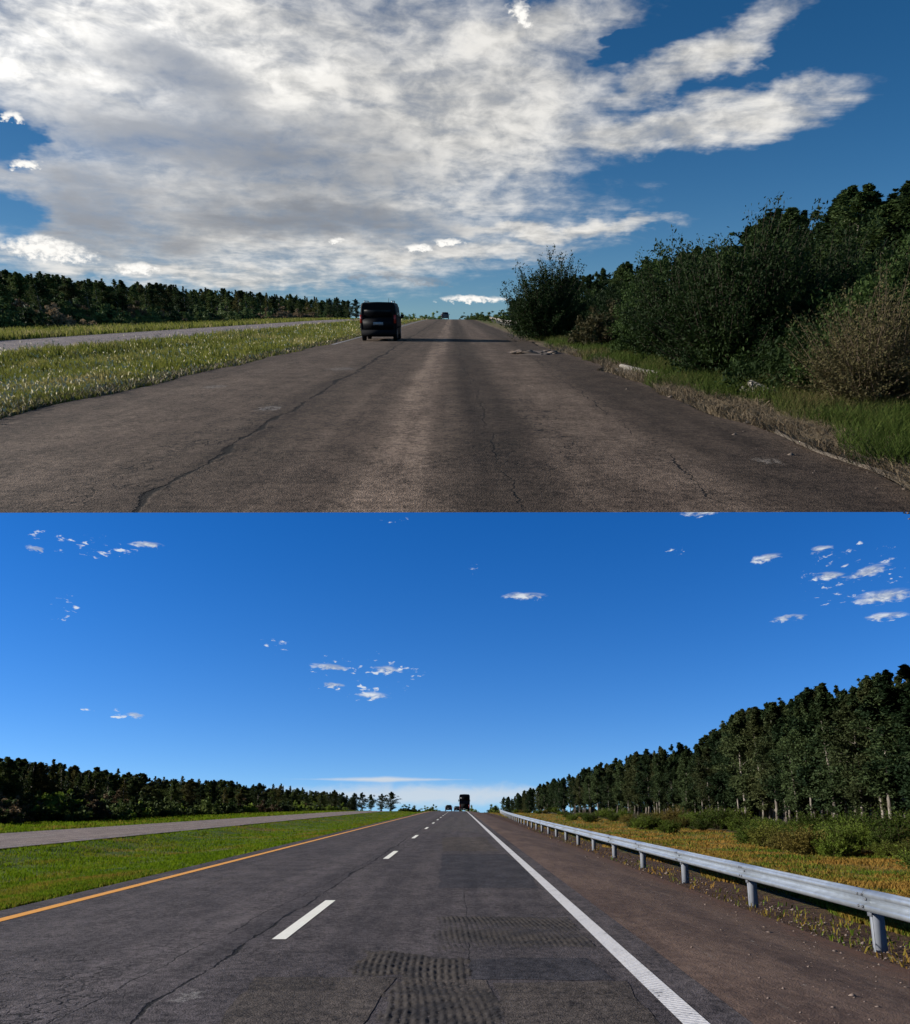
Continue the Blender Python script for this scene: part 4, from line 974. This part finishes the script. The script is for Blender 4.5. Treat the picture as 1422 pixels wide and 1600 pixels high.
def rubble():
    x, y = gpt('B', 836, 552); r = np.random.default_rng(8)
    root = thing('rubble_heap', 'low heap of broken asphalt slabs on the road edge by the lone thorn bush', 'rubble', 'B', TRS(x, y, 0, 0, (1.1, 1.2, .5)))
    g = Geo(); V = []; n = 14; m = 6
    for j in range(m + 1):
        for i in range(n):
            q = 6.283 * i / n; rr = (j / m) * (1 + .15 * math.sin(3 * q) + .1 * math.sin(5 * q + 1)); V.append((rr * .8 * math.cos(q), rr * 1.0 * math.sin(q), .16 * (1 - (j / m) ** 1.6) + r.normal(0, .012) - (.02 if j == m else 0)))
    g.add(V, [(j * n + i, j * n + (i + 1) % n, (j + 1) * n + (i + 1) % n, (j + 1) * n + i) for j in range(m) for i in range(n)])
    obj('mound', g.mesh('mound', True), M['rubble'], root)
    for k in range(26):
        s = r.uniform(.06, .2); V, Fs = box(-s, s, -s * .7, s * .7, 0, s * .35); V = np.array(V) + r.normal(0, s * .14, (8, 3))
        gg = Geo(); gg.add(V, Fs); c = obj('slab', gg, M['rubble'], root); a = r.uniform(0, 6.28); d = .95 * math.sqrt(r.random())
        c.matrix_local = TRS(d * .8 * math.cos(a), d * math.sin(a), .13 * (1 - d * .8), r.uniform(0, 6), 1, (r.normal(0, .35), r.normal(0, .35)))
rubble()
def kerb():
    g = Geo(); V = []; ys = np.arange(SEAM + .05, 9.5, .18); r = np.random.default_rng(3)
    for y in ys:
        x = edgeR(y) + .02 + r.normal(0, .012); h = .022 + r.normal(0, .006); wv = .05 + r.normal(0, .012)
        V += [(x, y, -.02), (x + .008, y, h), (x + wv, y, h * .9), (x + wv + .01, y, -.04)]
    V = [(a, b, c + float(prof('B', a))) for a, b, c in V]
    g.add(V, [(4 * j + i, 4 * j + i + 1, 4 * j + 5 + i, 4 * j + 4 + i) for j in range(len(ys) - 1) for i in range(3)])
    tag(obj('edge_kerb', g.mesh('edge_kerb', True), M['kerb'], None, 'B'), 'thin crumbling pale kerb line between the old road and the straw', 'kerb', kind='structure')
kerb()

# ------------------------------------------------------------------ vehicles
def loft(stations):
    """stations: (y, [(x, z)...] half ring from bottom centre to top centre)"""
    V = []; m = None
    for y, half in stations:
        ring = [(x, z) for x, z in half] + [(-x, z) for x, z in half[::-1] if x > 1e-6]; m = len(ring)
        V += [(x, y, z) for x, z in ring]
    Fs = [(j * m + i, j * m + (i + 1) % m, (j + 1) * m + (i + 1) % m, (j + 1) * m + i) for j in range(len(stations) - 1) for i in range(m)]
    Fs += [tuple(range(m)), tuple(range((len(stations) - 1) * m, len(stations) * m))[::-1]]
    g = Geo(); g.add(V, Fs); return g
def panel(P, off, th=.012):
    """thin raised panel from four corner points, pushed along its normal"""
    P = np.array(P, float); n = np.cross(P[1] - P[0], P[3] - P[0]); n /= np.linalg.norm(n)
    V = np.concatenate([P - n * .02, P + n * off]); g = Geo()
    g.add(V, [(4, 5, 6, 7), (0, 1, 5, 4), (1, 2, 6, 5), (2, 3, 7, 6), (3, 0, 4, 7)]); return g
def wheels(root, xs, ys, r, wd):
    for y in ys:
        for sx in (-1, 1):
            g = Geo(); x0 = sx * xs; g.add(*cyl_x(x0 - wd / 2, x0 + wd / 2, y, r, r, 24)); wh = obj('wheel', Geo.mesh(g, 'wheel', False), M['rubber'], root)
            g = Geo(); e = x0 + sx * (wd / 2 + .004); g.add(*cyl_x(e - .02, e + .004, y, r, r * .62, 18)); obj('rim', g, M['rim'], wh)
def van():
    x0, y0 = gpt('B', 592, 533); W = .90; Ht = 1.78; Ln = 4.2
    root = thing('van', 'black minivan with roof rails driving ahead in the left lane of the worn road', 'van', 'B', TRS(x0, y0, 0, .0))
    def half(top, w=1.0, z0=.20):
        k = [(0, z0), (.74 * w, z0), (.84 * w, z0 + .06), (.90 * w, .62), (.905 * w, .92), (.89 * w, 1.06), (.865 * w, 1.30), (.835 * w, 1.56), (.79 * w, 1.71), (.66 * w, 1.765), (0, 1.78)]
        return [(x, min(z, top - .02 * (i < 10) * (10 - i) * .3) if z > top else z) for i, (x, z) in enumerate(k)]
    st = [(-.03, [(x * .93, min(max(z, .32), 1.70)) for x, z in half(1.70)]), (.03, [(x * .975, min(max(z, .26), 1.75)) for x, z in half(1.76)]), (.14, half(1.78)), (.9, half(1.80)), (2.1, half(1.80)), (2.6, half(1.765)), (2.95, half(1.60)), (3.35, half(1.20)), (3.5, half(1.06)), (4.05, half(.95, .95)), (4.2, half(.80, .85))]
    b = loft(st).mesh('body', True, 38); b.materials.append(M['van_paint']); obj('body', b, None, root)
    yb = -.035
    obj('rear_window', panel([(.70, yb + .012, 1.08), (-.70, yb + .012, 1.08), (-.63, yb + .02, 1.62), (.63, yb + .02, 1.62)][::-1], .012), M['glass'], root)
    tg = obj('tailgate', panel([(.72, yb, .52), (-.72, yb, .52), (-.76, yb, 1.03), (.76, yb, 1.03)][::-1], .014), M['van_paint'], root)
    pl = obj('licence_plate', panel([(.24, yb - .012, .74), (-.24, yb - .012, .74), (-.24, yb - .012, .87), (.24, yb - .012, .87)][::-1], .016), M['plate'], root)
    obj('bumper', (lambda g: (g.add(*box(-.84, .84, -.11, .10, .26, .52)), g)[1])(Geo()), M['trim'], root)
    for sx in (-1, 1):
        g = Geo(); g.add(*box(min(sx * .77, sx * .88), max(sx * .77, sx * .88), -.05, .06, .82, 1.20)); obj('tail_light', g, M['red_lens'], root)
        for (ya, yb2) in ((.35, 1.3), (1.4, 2.25), (2.33, 2.9)):
            top = 1.58 if yb2 < 2.5 else 1.5
            P = [(sx * .885, ya, 1.09), (sx * .885, yb2, 1.09), (sx * .81, yb2 - .08, top), (sx * .81, ya + .05, top)]
            obj('side_window', panel(P if sx > 0 else P[::-1], .012), M['glass'], root)
        g = Geo(); g.add(*box(min(sx * .93, sx * 1.09), max(sx * .93, sx * 1.09), 2.75, 2.87, 1.03, 1.22)); g.add(*box(min(sx * .86, sx * .95), max(sx * .86, sx * .95), 2.79, 2.84, 1.06, 1.11)); obj('wing_mirror', g, M['trim'], root)
        g = Geo(); g.add(*tube([(sx * .66, .3, 1.73), (sx * .67, .38, 1.82), (sx * .67, 2.3, 1.84), (sx * .66, 2.4, 1.75)], [.02] * 4, 6)); obj('roof_rail', g, M['chrome'], root)
        g = Geo(); g.add(*box(min(sx * .905, sx * .925), max(sx * .905, sx * .925), .2, 2.9, .60, .66)); obj('side_moulding', g, M['trim'], root)
    g = Geo(); g.add(*box(-.5, .5, .02, .2, 1.70, 1.765)); obj('spoiler', g, M['van_paint'], root)
    g = Geo(); g.add(*tube([(.5, .5, 1.76), (.52, .42, 1.96)], [.012, .006], 5)); obj('aerial', g, M['trim'], root)
    wheels(root, .78, (.72, 3.35), .32, .20)
van()
def car(w, px, y, label, name='car', paint='car_paint', pick=False, lane_x=None):
    d = ray(w, px, HZ[w]); x = lane_x if lane_x is not None else y * d.x / d.y
    zz = float(crest(y)); root = thing(name, label, 'car' if not pick else 'pickup', w, TRS(x, y, zz))
    def half(top):
        k = [(0, .28), (.78, .28), (.88, .45), (.90, .80), (.86, .98), (.78, 1.30), (.68, 1.52), (.5, 1.58), (0, 1.60)]
        return [(a, min(z, top)) for a, z in k]
    if pick: st = [(0, half(.98)), (.1, half(1.05)), (1.7, half(1.05)), (1.8, half(1.70)), (3.2, half(1.70)), (3.7, half(1.10)), (4.9, half(.98)), (5.05, half(.8))]
    else: st = [(0, half(1.02)), (.12, half(1.1)), (.45, half(1.55)), (2.4, half(1.62)), (3.0, half(1.12)), (4.1, half(.95)), (4.25, half(.75))]
    b = loft(st).mesh('body', True, 38); b.materials.append(M[paint]); obj('body', b, None, root)
    yb = 1.76 if pick else .2
    obj('rear_window', panel([(.66, yb, 1.12), (-.66, yb, 1.12), (-.58, yb + (.0 if pick else .2), 1.48), (.58, yb + (0 if pick else .2), 1.48)][::-1], .04), M['glass'], root)
    for sx in (-1, 1):
        g = Geo(); g.add(*box(min(sx * .70, sx * .86), max(sx * .70, sx * .86), -.03, .05, .70, .92)); obj('tail_light', g, M['red_lens'], root)
        g = Geo(); g.add(*box(min(sx * .9, sx * 1.06), max(sx * .9, sx * 1.06), 2.7, 2.8, 1.0, 1.15)); obj('wing_mirror', g, M['trim'], root)
    g = Geo(); g.add(*box(-.84, .84, -.1, .08, .36, .54)); obj('bumper', g, M['trim'], root)
    g = Geo(); g.add(*box(-.24, .24, -.03, .0, .60, .70)); obj('licence_plate', g, M['plate'], root)
    wheels(root, .78, (.85, 4.0 if pick else 3.35), .34, .2)
car('B', 695.5, 195, 'dark car far ahead near the crest of the worn road', pick=False)
car('A', 701, 205, 'dark grey pickup far ahead in the left lane of the repaved road', 'pickup', pick=True)
car('A', 714, 235, 'tiny dark car at the crest between the pickup and the bus', 'car')
def bus():
    y = 190.0; d = ray('A', 726, HZ['A']); x = y * d.x / d.y; zz = float(crest(y))
    root = thing('bus', 'tall dark double-decker coach far ahead in the right lane', 'bus', 'A', TRS(x, y, zz))
    half = lambda s, t: [(0, .35), (1.15 * s, .35), (1.25 * s, .5), (1.27 * s, 2.0), (1.25 * s, 3.5), (1.18 * s, 3.82 + t), (1.0 * s, 3.95 + t), (0, 4.0 + t)]
    b = loft([(0, half(.97, -.1)), (.12, half(1, 0)), (12.6, half(1, 0)), (13.0, half(.95, -.2))]).mesh('body', True, 38); b.materials.append(M['bus_paint']); obj('body', b, None, root)
    obj('rear_window', panel([(1.0, -.02, 2.5), (-1.0, -.02, 2.5), (-.95, .0, 3.4), (.95, .0, 3.4)][::-1], .03), M['glass'], root)
    obj('engine_grille', panel([(.95, -.02, .8), (-.95, -.02, .8), (-.95, -.02, 1.7), (.95, -.02, 1.7)][::-1], .03), M['trim'], root)
    for sx in (-1, 1):
        g = Geo(); g.add(*box(min(sx * 1.02, sx * 1.2), max(sx * 1.02, sx * 1.2), -.06, .05, .8, 1.5)); obj('tail_light', g, M['red_lens'], root)
        for lv in (1.75, 3.0):
            P = [(sx * 1.27, .6, lv), (sx * 1.27, 12.2, lv), (sx * 1.26, 12.2, lv + .7), (sx * 1.26, .6, lv + .7)]
            obj('side_window', panel(P if sx > 0 else P[::-1], .015), M['glass'], root)
        g = Geo(); g.add(*box(min(sx * 1.3, sx * 1.52), max(sx * 1.3, sx * 1.52), 12.5, 12.7, 2.3, 2.8)); obj('wing_mirror', g, M['trim'], root)
    g = Geo(); g.add(*box(-1.2, 1.2, -.1, .1, .4, .7)); obj('bumper', g, M['trim'], root)
    g = Geo(); g.add(*box(-.26, .26, -.13, -.1, .5, .62)); obj('licence_plate', g, M['plate'], root)
    wheels(root, 1.08, (2.2, 3.5, 10.2), .5, .3)
bus()
